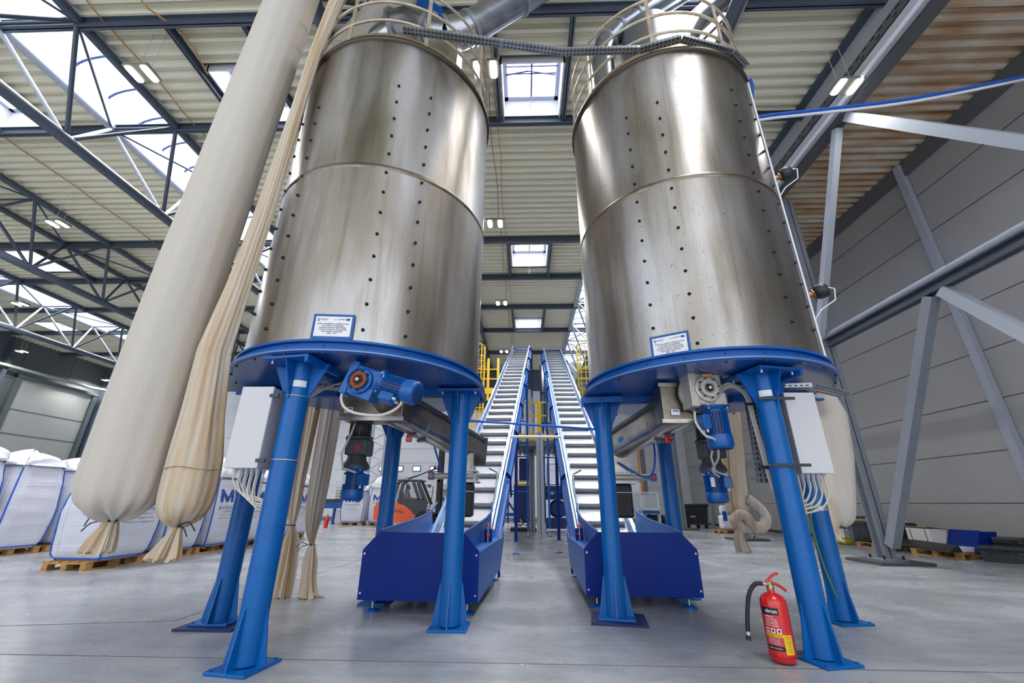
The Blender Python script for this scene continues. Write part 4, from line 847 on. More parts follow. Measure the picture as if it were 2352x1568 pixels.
# ================================================================== INCLINED BELT CONVEYORS WITH HOPPERS
SL = 0.6; TH = math.atan(SL); BZ = 0.42; Y1 = 2.1; LINC = 17.6
def conveyor(ox, oy, yaw, inner, label):
    """inner = +1 when the side facing the other conveyor is +x"""
    c = thing('belt_conveyor', label, 'conveyor', (ox, oy, 0))
    T = M.Translation((ox, oy, 0)) @ M.Rotation(-yaw, 4, 'Z')
    TI = T @ M.Translation((0, Y1, BZ)) @ M.Rotation(TH, 4, 'X')       # y runs up the belt, z is normal to it
    hw = 0.4
    b = MB(); b.box(-hw - 0.12, hw + 0.12, 0.1, Y1 + 0.05, BZ - 0.04, BZ, T); b.box(-hw - 0.04, hw + 0.04, 0, LINC, -0.05, 0, TI); b.build('belt', m_belt, c)
    n = 30; a = MB().box(-hw + 0.01, hw - 0.01, -0.004, 0.022, 0, 0.095).mesh('cleat', m_cleat); a2 = MB().box(-hw + 0.01, hw - 0.01, -0.05, -0.004, 0, 0.02).mesh('cleat_foot', m_cleat_d)
    for k in range(n):
        Tk = TI @ M.Translation((0, 0.12 + k * 0.583, 0)); o = link('cleat', a); o.parent = c; o.matrix_parent_inverse = M.Translation(-V(c['_root'])); o.matrix_basis = Tk
        q = link('cleat_foot', a2); q.parent = o
    # hopper: front panel, sides, shoulders, sloping inner walls
    W = 0.69
    fp = [(-W, 0.13), (W, 0.13), (W, 0.64), (W - 0.18, 0.83), (-W + 0.18, 0.83), (-W, 0.64)]
    MB().prism([T @ V((x, 0, z)) for x, z in fp], T.to_3x3() @ V((0, -0.012, 0))).build('front_panel', m_navy, c)
    for x, z in ((-W + 0.03, 0.2), (W - 0.03, 0.2), (-W + 0.03, 0.6), (W - 0.03, 0.6)):
        p = T @ V((x, -0.012, z)); MB().tube(p, p + T.to_3x3() @ V((0, -0.01, 0)), 0.012, n=10).build('panel_bolt', m_zinc, c)
    for s in (-1, 1):
        x = s * W
        MB().prism([T @ V((x, y, z)) for y, z in ((0, 0.13), (2.15, 0.2), (2.6, 0.55), (2.6, 0.78), (2.2, 0.62), (0, 0.62))], T.to_3x3() @ V((-s * 0.01, 0, 0))).build('side_panel', m_blue2, c)
        MB().prism([T @ V((x, 0.0, 0.62)), T @ V((x, 2.1, 0.62)), T @ V((x - s * 0.2, 2.1, 0.62)), T @ V((x - s * 0.2, 0.0, 0.62))], (0, 0, 0.012)).build('shoulder_plate', m_blue2, c)
        xi = s * (W - 0.2)
        MB().prism([T @ V((xi, 0.0, 0.4)), T @ V((xi, 1.9, 0.4)), T @ V((xi, 2.35, 0.72)), T @ V((xi + s * 0.02, 2.25, 1.02)), T @ V((xi + s * 0.02, 1.6, 0.93)), T @ V((xi + s * 0.02, 0.0, 0.83))], T.to_3x3() @ V((s * 0.01, 0, 0))).build('hopper_wall', m_blue2, c)
        MB().path([T @ V((xi + s * 0.03, 0, 0.84)), T @ V((xi + s * 0.03, 1.6, 0.94)), T @ V((xi + s * 0.03, 2.25, 1.03)), T @ V((xi, 2.5, 1.17))], 0.018, 4).build('hopper_lip', m_blue2, c)
        # tension screw on the shoulder
        p = T @ V((s * (W - 0.1), 1.35, 0.63))
        MB().box(p.x - 0.06, p.x + 0.06, p.y + 0.05, p.y + 0.06, 0.63, 0.8).build('tension_bracket', m_navy, c)
        k = MB().tube(p, p + V((0, 0, 0.26)), 0.012, n=8).build('tension_screw', m_zinc, c)
        MB().lathe([(0.04, 0.21), (0.04, 0.225), (0.02, 0.235)], p, 12).build('red_cap', m_red, k, label='red cap'); MB().lathe([(0.035, 0.09), (0.035, 0.105)], p, 12).build('orange_washer', m_orange, k, label='orange washer')
        # feet
        for yy in (0.12, 2.3):
            z0 = 0.02; p = T @ V((s * (W - 0.14), yy, 0))
            f = MB().box(p.x - 0.045, p.x + 0.045, p.y - 0.045, p.y + 0.045, 0.1, 0.3).build('foot', m_blue2, c)
            MB().tube(p + V((0, 0, 0.03)), p + V((0, 0, 0.1)), 0.012, n=8).build('foot_spindle', m_zinc, f)
            MB().lathe([(0.085, 0.0), (0.085, 0.012), (0.04, 0.03), (0.0, 0.032)], p, 20).build('foot_pad', m_blue2, f)
        # incline: inner rail and outer frame
        lt = mat('rail_light_blue', lin(120, 160, 218), 0.26, 0.4, var=((1, 2.5, 2.5), 0.7, lin(60, 118, 200)))
        xr = s * (hw + 0.045)
        MB().box(min(xr, xr + s * 0.012), max(xr, xr + s * 0.012), 0.1, LINC + 0.1, -0.02, 0.17, TI).build('side_rail', lt, c)
        MB().box(min(xr, xr + s * 0.06), max(xr, xr + s * 0.06), 0.1, LINC + 0.1, 0.165, 0.178, TI).build('rail_cap', mat('rail_cap_blue', lin(150, 182, 232), 0.3, 0.3), c)
        MB().box(min(xr + s * 0.012, xr + s * 0.13), max(xr + s * 0.012, xr + s * 0.13), 0.15, LINC, -0.22, 0.0, TI).build('frame_beam', m_blue, c)
        MB().box(min(xr + s * 0.10, xr + s * 0.18), max(xr + s * 0.10, xr + s * 0.18), 0.15, LINC, -0.3, -0.1, TI).build('outer_beam', m_blue2, c)
        for k in range(8):
            yy = 0.1 + k * 2.45
            pf = [(xr + s * 0.02, yy), (xr + s * 0.2, yy)]
            pl = MB().prism([TI @ V((xr + s * 0.012, yy, 0.1)), TI @ V((xr + s * 0.12, yy, 0.08)), TI @ V((xr + s * 0.21, yy, -0.03)), TI @ V((xr + s * 0.21, yy, -0.5)), TI @ V((xr + s * 0.17, yy, -0.55)), TI @ V((xr + s * 0.17, yy, -0.08)), TI @ V((xr + s * 0.012, yy, -0.04))], TI.to_3x3() @ V((0, 0.015, 0))).build('joint_bracket', m_navy, c)
            q = TI @ V((xr + s * 0.07, yy, 0.03)); MB().tube(q, q + TI.to_3x3() @ V((0, -0.015, 0)), 0.02, n=10).build('bolt', m_zinc, pl)
        # bent rod
        if s == inner:
            MB().path([TI @ V((xr - s * 0.22, 2.25, 0.32)), TI @ V((xr - s * 0.05, 2.2, 0.25)), TI @ V((xr - s * 0.02, 1.9, 0.22)), TI @ V((xr + s * 0.03, 0.5, 0.12))], 0.018, 8).build('emergency_cord_arm', mat('rod_steel', lin(98, 104, 114), 0.4, 0.6), c)
            MB().path([TI @ V((xr + s * 0.09, y, 0.13 + 0.012 * (k % 2))) for k, y in enumerate([0.4 + 0.5 * i for i in range(22)])], 0.022, 6).build('conduit', m_white, c)
    MB().box(-hw - 0.1, hw + 0.1, 0.1, LINC, -0.45, -0.40, TI).build('bottom_cover', m_blue2, c)
    MB().bbox(-hw - 0.2, hw + 0.2, LINC - 0.1, LINC + 0.25, -0.5, 0.02, 0.03, TI).build('head_housing', m_navy, c)
    # supports
    for yl, sides in ((3.98, (inner,)), (9.5, (-1, 1)), (14.5, (-1, 1))):
        yloc = yl + Y1
        for s in sides:
            zt = BZ + SL * (yl) - 0.3; p = T @ V((s * 0.62, yloc, 0))
            f = MB().box(p.x - 0.04, p.x + 0.04, p.y - 0.04, p.y + 0.04, 0.28, zt + 0.15).build('support_post', m_blue2 if yl > 5 else m_navy, c)
            MB().tube((p.x, p.y, 0.02), (p.x, p.y, 0.3), 0.013, n=8).build('post_spindle', m_zinc, f)
            MB().lathe([(0.1, 0), (0.1, 0.012), (0.03, 0.03)], p, 18).build('post_pad', m_blue2, f)
        if yl > 5:
            for z in (1.6, 3.4, 5.2):
                if z < zt: MB().bar(T @ V((-0.62, yloc, z)), T @ V((0.62, yloc, z)), 0.06, 0.06).build('cross_bar', m_blue2, c)
        else:
            MB().bar(T @ V((inner * 0.62, yloc, 0.9)), T @ V((inner * -0.1 + 0, yloc + 0.02, 0.9)), 0.06, 0.08).build('cross_bar', m_blue2, c)
            MB().bar(T @ V((inner * 0.6, yloc, 0.95)), T @ V((inner * 0.3, yloc, 1.35)), 0.05, 0.05).build('diagonal_bar', m_blue2, c)
    return c
conveyor(-1.22, 5.35, 0.0594, 1, 'left blue inclined conveyor with a white cleated belt rising from its hopper')
conveyor(1.41, 5.75, 0.011, -1, 'right blue inclined conveyor with a white cleated belt rising from its hopper')
o = MB().tube((-0.38, 10.6, 2.72), (0.9, 10.6, 2.72), 0.035, n=10).build('tie_bar', m_white); tag(o, 'pale horizontal bar linking the two inclined conveyors', 'bar')
# ================================================================== CANVAS SLEEVES
def sleeve(name, prof, label, m, folds=7, amp=0.05, tied=None, seed=0, group=None, root=None, n=96):
    """prof: (z, cx, cy, rx, ry, fold) from bottom to top; folds are real pleats in the cloth"""
    random.seed(seed); ph = [random.uniform(0, 6.28) for _ in range(6)]
    rows = []; Z = []
    for (a, b_) in zip(prof[:-1], prof[1:]):
        k = max(2, int(abs(b_[0] - a[0]) / 0.035)) if abs(b_[0] - a[0]) < 1.2 else 26
        for i in range(k):
            t = i / k; Z.append([a[j] + (b_[j] - a[j]) * t for j in range(6)])
    Z.append(list(prof[-1])); vs = []
    # smooth the rows a little
    for _ in range(2):
        Z = [Z[0]] + [[(Z[i - 1][j] + 2 * Z[i][j] + Z[i + 1][j]) / 4 if j else Z[i][0] for j in range(6)] for i in range(1, len(Z) - 1)] + [Z[-1]]
    for (z, x, y, rx, ry, f) in Z:
        for j in range(n):
            a = 2 * pi * j / n
            w_ = sin(folds * a + ph[0] + 0.25 * z) * 0.5 + sin((folds * 2 + 3) * a + ph[1] - 0.3 * z) * 0.3 + sin((folds - 3) * a + ph[2] + 0.5 * z) * 0.4
            d = 1 + f * amp * 2 * w_ + 0.012 * NZ.noise(V((cos(a) * 3, sin(a) * 3, z * 2 + seed)))
            vs.append(V((x + rx * d * cos(a), y + ry * d * sin(a), z + f * 0.02 * sin(folds * a + ph[3]))))
    k = len(Z); mb = MB(); mb.add(vs, [(i * n + j, i * n + (j + 1) % n, (i + 1) * n + (j + 1) % n, (i + 1) * n + j) for i in range(k - 1) for j in range(n)], True)
    mb.add(vs[:n], [tuple(range(n))]).add(vs[-n:], [tuple(range(n))])
    return mb.build(name, m, root)
def tie(root, x, y, z, r, s=1, seed=1):
    MB().path([(x + r * cos(a), y + r * sin(a), z + 0.006 * sin(2 * a)) for a in [k * pi / 10 for k in range(21)]], 0.008, 6).path(crm([(x + s * r, y - r, z), (x + s * (r + 0.07), y - r - 0.03, z - 0.02), (x + s * (r + 0.12), y - r - 0.04, z - 0.08)]), 0.005, 6).path(crm([(x + s * r, y - r, z), (x + s * (r + 0.09), y - r - 0.02, z + 0.03), (x + s * (r + 0.15), y - r, z - 0.04)]), 0.005, 6).build('tie_cord', m_rope, root)
def filter_sleeve(label, prof, m, folds, amp, tail, seed, tie_z, tie_r, s=1, seam=None):
    b = prof[0]; t = thing('canvas_sleeve', label, 'fabric sleeve', (b[1], b[2], tail[0][0]), 'hanging canvas sleeves')
    sleeve('sleeve_body', prof, '', m, folds, amp, seed=seed, root=t)
    sleeve('gathered_tail', tail, '', m_canvas_y, 7, 0.32, seed=seed + 3, root=t, n=112)
    tie(t, b[1], b[2], tie_z, tie_r, s, seed)
    if seam:
        z, x, y, r = seam; MB().path([(x + r * cos(a), y + r * sin(a), z + 0.01 * sin(3 * a)) for a in [k * pi / 20 for k in range(41)]], 0.0035, 5).build('seam', mat('seam_thread', lin(170, 132, 88), 0.8), t)
    return t
# wide sleeve
filter_sleeve('widest cream canvas sleeve, tied at the bottom, left of the left tank',
    [(1.0, -3.47, 3.7, 0.035, 0.035, 1.0), (1.02, -3.47, 3.7, 0.1, 0.1, 1.5), (1.05, -3.48, 3.7, 0.18, 0.18, 1.2), (1.11, -3.49, 3.7, 0.25, 0.25, 0.8), (1.22, -3.5, 3.7, 0.29, 0.29, 0.4), (1.4, -3.505, 3.7, 0.3, 0.3, 0.2), (2.0, -3.51, 3.7, 0.298, 0.3, 0.14), (3.5, -3.475, 3.7, 0.302, 0.3, 0.14), (5.5, -3.405, 3.7, 0.305, 0.3, 0.12), (8.0, -3.31, 3.7, 0.31, 0.3, 0.12), (10.5, -3.22, 3.7, 0.31, 0.3, 0.12)],
    m_canvas, 6, 0.06, [(0.76, -3.51, 3.68, 0.11, 0.06, 0.7), (0.8, -3.50, 3.68, 0.10, 0.06, 0.8), (0.9, -3.48, 3.69, 0.065, 0.05, 0.8), (1.0, -3.47, 3.7, 0.03, 0.03, 0.6), (1.03, -3.47, 3.7, 0.028, 0.028, 0.4)], 11, 1.0, 0.04, -1)
# narrow sleeve pressed against the tank
filter_sleeve('narrow stained canvas sleeve with a horizontal seam, hanging against the left tank',
    [(0.96, -2.97, 3.8, 0.03, 0.03, 1.0), (0.98, -2.97, 3.8, 0.09, 0.09, 1.0), (1.02, -2.97, 3.8, 0.15, 0.15, 0.7), (1.1, -2.96, 3.8, 0.195, 0.19, 0.45), (1.25, -2.96, 3.8, 0.21, 0.2, 0.35), (1.5, -2.97, 3.8, 0.205, 0.2, 0.5), (1.9, -3.0, 3.78, 0.165, 0.16, 0.9), (2.5, -3.02, 3.72, 0.135, 0.12, 1.1), (3.2, -2.94, 3.7, 0.105, 0.1, 1.1), (4.2, -2.86, 3.68, 0.09, 0.085, 1.0), (5.6, -2.79, 3.66, 0.07, 0.07, 1.0), (6.8, -2.74, 3.66, 0.07, 0.07, 1.0), (8.0, -2.66, 3.72, 0.1, 0.09, 1.0), (10.5, -2.5, 3.9, 0.16, 0.14, 1.0)],
    m_canvas_y, 7, 0.06, [(0.70, -3.02, 3.78, 0.115, 0.06, 0.8), (0.76, -3.0, 3.78, 0.095, 0.055, 0.9), (0.86, -2.98, 3.79, 0.055, 0.045, 0.7), (0.96, -2.97, 3.8, 0.027, 0.027, 0.5), (0.98, -2.97, 3.8, 0.025, 0.025, 0.3)], 23, 0.96, 0.036, 1, (1.42, -2.965, 3.8, 0.208))
# cloth connector at the tank top
o = sleeve('canvas_connector', [(8.6, -3.25, 5.0, 0.3, 0.3, 0.5), (9.4, -2.85, 5.0, 0.28, 0.28, 0.4), (10.3, -2.35, 5.0, 0.3, 0.3, 0.4)], '', m_canvas, 5, 0.05, seed=5)
tag(o, 'cream cloth connector slanting up behind the railing of the left tank', 'fabric sleeve')
# two sleeves behind the left tank
filter_sleeve('twisted cream sleeve reaching the floor, left of the two behind the front left leg',
    [(0.86, -3.2, 6.14, 0.025, 0.025, 0.8), (0.93, -3.21, 6.14, 0.05, 0.05, 1.1), (1.12, -3.23, 6.14, 0.08, 0.07, 1.4), (1.5, -3.24, 6.14, 0.09, 0.085, 1.5), (2.43, -3.24, 6.14, 0.125, 0.11, 1.3), (4.5, -3.25, 6.14, 0.14, 0.12, 1.0), (8.5, -3.2, 6.14, 0.14, 0.13, 1.0)],
    m_canvas_y, 6, 0.13, [(0.005, -3.18, 6.12, 0.1, 0.06, 0.7), (0.1, -3.18, 6.12, 0.1, 0.06, 0.8), (0.4, -3.18, 6.13, 0.085, 0.05, 1.2), (0.7, -3.19, 6.14, 0.06, 0.045, 1.3), (0.86, -3.2, 6.14, 0.03, 0.03, 0.6)], 31, 0.86, 0.035, -1)
filter_sleeve('grey-cream sleeve whose tail folds on the floor, right of the two behind the left legs',
    [(0.62, -2.89, 6.16, 0.025, 0.025, 0.8), (0.72, -2.92, 6.16, 0.055, 0.05, 1.1), (0.9, -2.93, 6.16, 0.09, 0.08, 1.2), (1.12, -2.936, 6.16, 0.112, 0.1, 1.0), (1.5, -2.93, 6.16, 0.122, 0.11, 0.9), (2.43, -2.925, 6.16, 0.135, 0.12, 0.8), (4.5, -2.95, 6.16, 0.14, 0.12, 0.8), (8.5, -2.95, 6.16, 0.14, 0.12, 0.8)],
    m_canvas_g, 6, 0.11, [(0.005, -2.78, 6.1, 0.11, 0.07, 0.6), (0.04, -2.8, 6.12, 0.09, 0.06, 0.8), (0.2, -2.84, 6.14, 0.065, 0.05, 1.0), (0.45, -2.87, 6.16, 0.06, 0.05, 1.2), (0.62, -2.88, 6.16, 0.03, 0.03, 0.6)], 37, 0.62, 0.035, -1)
o = MB().path([(-2.83, 6.1, 0.03), (-2.7, 6.1, 0.035), (-2.6, 6.12, 0.02)], [0.03, 0.028, 0.015], 8).build('sleeve_end', m_canvas_g); tag(o, 'flat end of a canvas sleeve lying on the floor beside the blue trough', 'fabric')
# knotted sleeve behind the right tank
k = thing('canvas_sleeve', 'canvas sleeve knotted into a thick bundle, behind the right tank', 'fabric sleeve', (3.15, 6.8, 0.55), 'hanging canvas sleeves')
sleeve('sleeve_body', [(0.98, 3.17, 6.8, 0.07, 0.06, 1.0), (1.15, 3.16, 6.8, 0.15, 0.1, 1.2), (1.5, 3.18, 6.8, 0.15, 0.12, 1.4), (2.5, 3.31, 6.8, 0.12, 0.11, 1.2), (4.5, 3.35, 6.8, 0.13, 0.13, 1.0), (8.5, 3.4, 6.8, 0.2, 0.14, 1.0)], '', m_canvas_y, 7, 0.11, seed=41, root=k)
MB().path(crm([(3.3, 6.74, 1.25), (3.44, 6.72, 1.12), (3.5, 6.7, 0.98), (3.42, 6.68, 0.86), (3.28, 6.66, 0.88), (3.2, 6.66, 1.0), (3.12, 6.68, 1.02), (3.06, 6.7, 0.93), (3.14, 6.7, 0.85), (3.24, 6.7, 0.86), (3.22, 6.68, 0.98)]), 0.075, 14).build('knot', m_canvas_g, k)
sleeve('gathered_tail', [(0.53, 3.12, 6.7, 0.085, 0.04, 0.8), (0.6, 3.09, 6.7, 0.075, 0.04, 1.0), (0.75, 3.07, 6.7, 0.05, 0.035, 1.0), (0.92, 3.14, 6.7, 0.05, 0.04, 0.8)], '', m_canvas_g, 5, 0.25, seed=43, root=k)
# sleeve with round bottom, right of the right tank
filter_sleeve('cream canvas sleeve with a rounded bottom, right of the right tank behind its blue leg',
    [(0.88, 4.62, 6.8, 0.04, 0.04, 0.8), (0.91, 4.63, 6.8, 0.12, 0.1, 0.8), (0.98, 4.66, 6.8, 0.17, 0.15, 0.4), (1.2, 4.69, 6.8, 0.2, 0.18, 0.25), (1.85, 4.85, 6.8, 0.2, 0.18, 0.2), (2.5, 4.95, 6.8, 0.18, 0.17, 0.2), (3.4, 4.72, 6.8, 0.15, 0.15, 0.2), (5, 4.45, 6.8, 0.14, 0.14, 0.2), (8.5, 4.2, 6.8, 0.14, 0.14, 0.2)],
    m_canvas, 6, 0.05, [(0.74, 4.52, 6.8, 0.07, 0.05, 1.0), (0.8, 4.55, 6.8, 0.05, 0.04, 1.0), (0.86, 4.58, 6.8, 0.04, 0.04, 0.5)], 47, 0.85, 0.05, 1)
filter_sleeve('slack gathered canvas sleeve beside the rear right blue leg',
    [(0.8, 4.3, 6.6, 0.06, 0.05, 1.0), (0.9, 4.27, 6.6, 0.16, 0.1, 1.4), (1.1, 4.2, 6.6, 0.2, 0.12, 1.4), (1.4, 4.15, 6.6, 0.19, 0.12, 1.2), (2.5, 4.2, 6.6, 0.15, 0.12, 0.8), (5, 4.0, 6.6, 0.14, 0.12, 0.8), (8.5, 3.8, 6.6, 0.14, 0.12, 0.8)],
    m_canvas_y, 6, 0.11, [(0.7, 4.33, 6.6, 0.09, 0.05, 1.0), (0.8, 4.3, 6.6, 0.05, 0.04, 0.8), (0.84, 4.3, 6.6, 0.04, 0.04, 0.5)], 53, 0.81, 0.05, -1)

# ================================================================== PALLETS AND BULK BAGS
def pallet(x, y, rot, label, L=1.2, W=0.8, group='wooden pallets'):
    p = thing('wooden_pallet', label, 'pallet', (0, 0, 0), group)
    for yy in (-W / 2 + 0.05, 0, W / 2 - 0.05):
        MB().box(-L / 2, L / 2, yy - 0.05, yy + 0.05, 0, 0.022).build('bottom_board', m_wood, p)
        for xx in (-L / 2 + 0.07, 0, L / 2 - 0.07): MB().box(xx - 0.07, xx + 0.07, yy - 0.05, yy + 0.05, 0.022, 0.1).build('block', m_wood, p)
    for xx in (-L / 2 + 0.07, 0, L / 2 - 0.07): MB().box(xx - 0.07, xx + 0.07, -W / 2, W / 2, 0.1, 0.122).build('stringer_board', m_wood, p)
    for k in range(5):
        yy = -W / 2 + 0.05 + k * (W - 0.1) / 4; MB().box(-L / 2, L / 2, yy - 0.06, yy + 0.06, 0.122, 0.144).build('deck_board', m_wood, p)
    p.location = (x, y, 0); p.rotation_euler.z = rot; index_kids(p); return p
def bag(x, y, z0, w, d, h, label, seed, printed=None, cover=True, rot=0.0, hc=0.35, lean=0.0, group='white bulk bags'):
    """woven bulk bag; printed: 'x' = print on +x face, 'y' = print on the -y face"""
    t = thing('bulk_bag', label, 'bag', (x, y, z0), group); random.seed(seed)
    T = M.Translation((x, y, z0)) @ M.Rotation(rot, 4, 'Z')
    n = 64; rows = 26; vs = []
    def prof(u):   # bulge and rounded ends
        return 0.9 + 0.12 * sin(pi * min(1, u * 1.15)) ** 0.8 - (0.10 * ((0.07 - u) / 0.07) ** 2 if u < 0.07 else 0) - (0.12 * ((u - 0.9) / 0.1) ** 2 if u > 0.9 else 0)
    def pt(a, u, off=0.0):
        e = 0.30; ca, sa = cos(a), sin(a)
        q = V((math.copysign(abs(ca) ** e, ca), math.copysign(abs(sa) ** e, sa), 0)); s = prof(u)
        wr = 0.018 * NZ.noise(V((cos(a) * 1.5, sin(a) * 1.5 + seed, u * 16))) + 0.03 * NZ.noise(V((cos(a) * 2 + seed, sin(a) * 2, u * 3)))
        return V((q.x * w / 2 * s + ca * (wr + off) + lean * u, q.y * d / 2 * s + sa * (wr + off), u * h))
    for i in range(rows + 1):
        for j in range(n): vs.append(T @ pt(2 * pi * j / n, i / rows))
    mb = MB(); mb.add(vs, [(i * n + j, i * n + (j + 1) % n, (i + 1) * n + (j + 1) % n, (i + 1) * n + j) for i in range(rows) for j in range(n)], True)
    mb.add(vs[:n], [tuple(range(n))]).add(vs[-n:], [tuple(range(n))]); body = mb.build('bag_body', m_bag, t)
    sm_ = MB()
    for q in range(4):
        a = pi / 4 + q * pi / 2; sm_.path([T @ pt(a, u / 16, 0.012) for u in range(17)], 0.014, 6)
    sm_.path([T @ pt(2 * pi * k / 48, 0.02, 0.01) for k in range(49)], 0.014, 6)
    sm_.build('blue_seam', mat('seam_blue', lin(24, 96, 200), 0.6), t)
    ws = MB()
    for q in range(4):
        for da in (-0.32, 0.32): ws.path([T @ pt(q * pi / 2 + da * 0.6, u / 16, 0.004) for u in range(1, 17)], 0.007, 5)
    ws.build('white_tape', m_white, t)
    if cover:
        vs = []; R2 = 14
        for i in range(R2 + 1):
            u = i / R2
            for j in range(n):
                a = 2 * pi * j / n; e = 0.35 + 0.65 * u; ca, sa = cos(a), sin(a)
                r = (1.0 - u ** 2.2 * 0.96) * 0.96
                nn = 1 + 0.22 * NZ.noise(V((ca * 2.2 + seed, sa * 2.2, u * 2.5))) * (1 if u > 0 else 0)
                vs.append(T @ V((math.copysign(abs(ca) ** e, ca) * w / 2 * r * nn + lean, math.copysign(abs(sa) ** e, sa) * d / 2 * r * nn, h * 0.985 + hc * sin(u * pi / 2) * (1 + 0.5 * NZ.noise(V((ca * 2 + 5, sa * 2, seed)))))))
        mb = MB(); mb.add(vs, [(i * n + j, i * n + (j + 1) % n, (i + 1) * n + (j + 1) % n, (i + 1) * n + j) for i in range(R2) for j in range(n)], True).build('plastic_cover', m_film, t)
        for q in range(4):
            a = pi / 4 + q * pi / 2; p = T @ pt(a, 0.95, 0.0); q2 = T @ pt(a + 0.2, 0.97, 0.0)
            MB().path(crm([p, p + V((0.02, 0, 0.16)), (p + q2) / 2 + V((0, 0, 0.24)), q2 + V((0, 0, 0.12)), q2]), 0.014, 6).build('lifting_loop', m_white, t)
    if printed:
        zc = h * 0.62
        base = 0.0 if printed == 'x' else -pi / 2
        def wrap(txt, size, m, oy, nm_, **kw):
            o = text_mesh(txt, size, m, M.Identity(4), nm_, t, ext=0.0, **kw)
            if size > 0.1:
                bm = bmesh.new(); bm.from_mesh(o.data); bmesh.ops.triangulate(bm, faces=bm.faces)
                for _ in range(4):
                    ed = [e for e in bm.edges if e.calc_length() > 0.06]
                    if not ed: break
                    bmesh.ops.subdivide_edges(bm, edges=ed, cuts=1); bmesh.ops.triangulate(bm, faces=bm.faces)
                bm.to_mesh(o.data); bm.free()
            for v in o.data.vertices:
                u = (zc + oy + v.co.y) / h; lo, hi = -0.76, 0.76
                for _ in range(22):
                    mid = (lo + hi) / 2; q = pt(base + mid, u, 0.012); c = q.y if printed == 'x' else q.x
                    if c < v.co.x: lo = mid
                    else: hi = mid
                v.co = T @ pt(base + lo, u, 0.012)
        def wrap_pt(px_, py_):
            u = (zc + py_) / h; lo, hi = -0.76, 0.76
            for _ in range(22):
                mid = (lo + hi) / 2; q = pt(base + mid, u, 0.006); c = q.y if printed == 'x' else q.x
                if c < px_: lo = mid
                else: hi = mid
            return T @ pt(base + lo, u, 0.014)
        def letter(quads, m, nm_):
            b = MB()
            for (A, B, C_, D) in quads:
                na, nb = 8, 6; vs = []
                for i in range(na + 1):
                    for k in range(nb + 1):
                        s_, t_ = i / na, k / nb; x_ = (A[0] * (1 - s_) + B[0] * s_) * (1 - t_) + (D[0] * (1 - s_) + C_[0] * s_) * t_; y_ = (A[1] * (1 - s_) + B[1] * s_) * (1 - t_) + (D[1] * (1 - s_) + C_[1] * s_) * t_
                        vs.append(wrap_pt((x_ - 0.49) * 0.82, y_ * 0.82))
                b.add(vs, [(i * (nb + 1) + k, (i + 1) * (nb + 1) + k, (i + 1) * (nb + 1) + k + 1, i * (nb + 1) + k + 1) for i in range(na) for k in range(nb)])
            return b.build(nm_, m, t)
        letter([((0, 0), (.1, 0), (.1, .37), (0, .37)), ((.46, 0), (.56, 0), (.56, .37), (.46, .37)), ((0.1, .37), (.1, .21), (.25, 0.0), (.28, .13)), ((.46, .37), (.46, .21), (.31, 0.0), (.28, .13)), ((.25, 0), (.31, 0), (.285, .13), (.275, .13))], m_binkl, 'letter_m')
        letter([((.64, 0), (.74, 0), (.74, .37), (.64, .37)), ((.74, 0), (.98, 0), (.98, .1), (.74, .1))], m_binkl, 'letter_l')
        letter([((.86, .2), (.98, .2), (.98, .34), (.86, .34))], m_litgrey, 'grey_emblem')
        wrap('polyolefins', 0.14, m_binkl, -0.16, 'print_name', spacing=1.3)
        wrap('tel. +48 95 735 91 15', 0.055, m_ink, -0.24, 'print_line')
        wrap('ML Sp. z o.o. ul. Fabryczna 7, Polska', 0.042, m_ink, -0.31, 'print_line')
        wrap('www.polyolefins.com   info@polyolefins.com', 0.04, m_ink, -0.38, 'print_line')
    return t
BY = [8.7, 10.02, 11.34, 12.66, 13.98, 15.3]
nm = ['nearest bulk bag of the front row, bluish, half behind the widest sleeve', 'second bulk bag of the front row, between the two tied sleeves', 'third bulk bag of the front row, blue print just right of the narrow sleeve', 'fourth bulk bag of the front row, print showing between the two left blue legs', 'fifth bulk bag of the front row, behind the front left blue leg', 'sixth bulk bag of the front row, between the two twisted sleeves']
for i, y in enumerate(BY):
    pallet(-8.2, y - 0.02, pi / 2 if i else pi / 2, 'wooden pallet under the ' + nm[i].split(',')[0])
    bag(-8.18, y, 0.144, 1.1, 1.14, 1.62 - 0.03 * (i % 2), nm[i], 100 + i, 'x', hc=0.34 + 0.1 * ((i * 7) % 3) / 2)
for i, (y, l_) in enumerate(((8.85, 'left bulk bag of the back row, cut by the frame edge'), (10.15, 'wrinkled bulk bag of the back row with pale grey side and shiny cover'), (11.5, 'bulk bag of the back row hidden behind the widest sleeve'))):
    pallet(-12.05, y, pi / 2, 'wooden pallet of the back row, ' + ('left', 'middle', 'right')[i] + ' of the three')
    bag(-12.05, y, 0.144, 1.1, 1.16, 1.85 - 0.04 * i, l_, 120 + i, None, hc=0.32)
for i, (x, h_, l_) in enumerate(((-8.75, 1.55, 'far bulk bag below the hanging motor, left of the forklift'), (-7.35, 1.7, 'far bulk bag with a peaked cover right behind the forklift'), (-3.9, 1.6, 'far bulk bag at the right of the forklift mast, behind the inner leg'), (-10.3, 1.5, 'far bulk bag partly hidden by the twisted sleeve'))):
    if i == 3: continue
    pallet(x * 1.09, 24.85, 0, 'wooden pallet under the far bulk bag ' + ('left of the forklift', 'behind the forklift', 'right of the forklift mast')[i], group='far wooden pallets')
    bag(x * 1.09, 24.85, 0.144, 1.3, 0.98, h_ * 1.08, l_, 130 + i, 'y', hc=0.6)
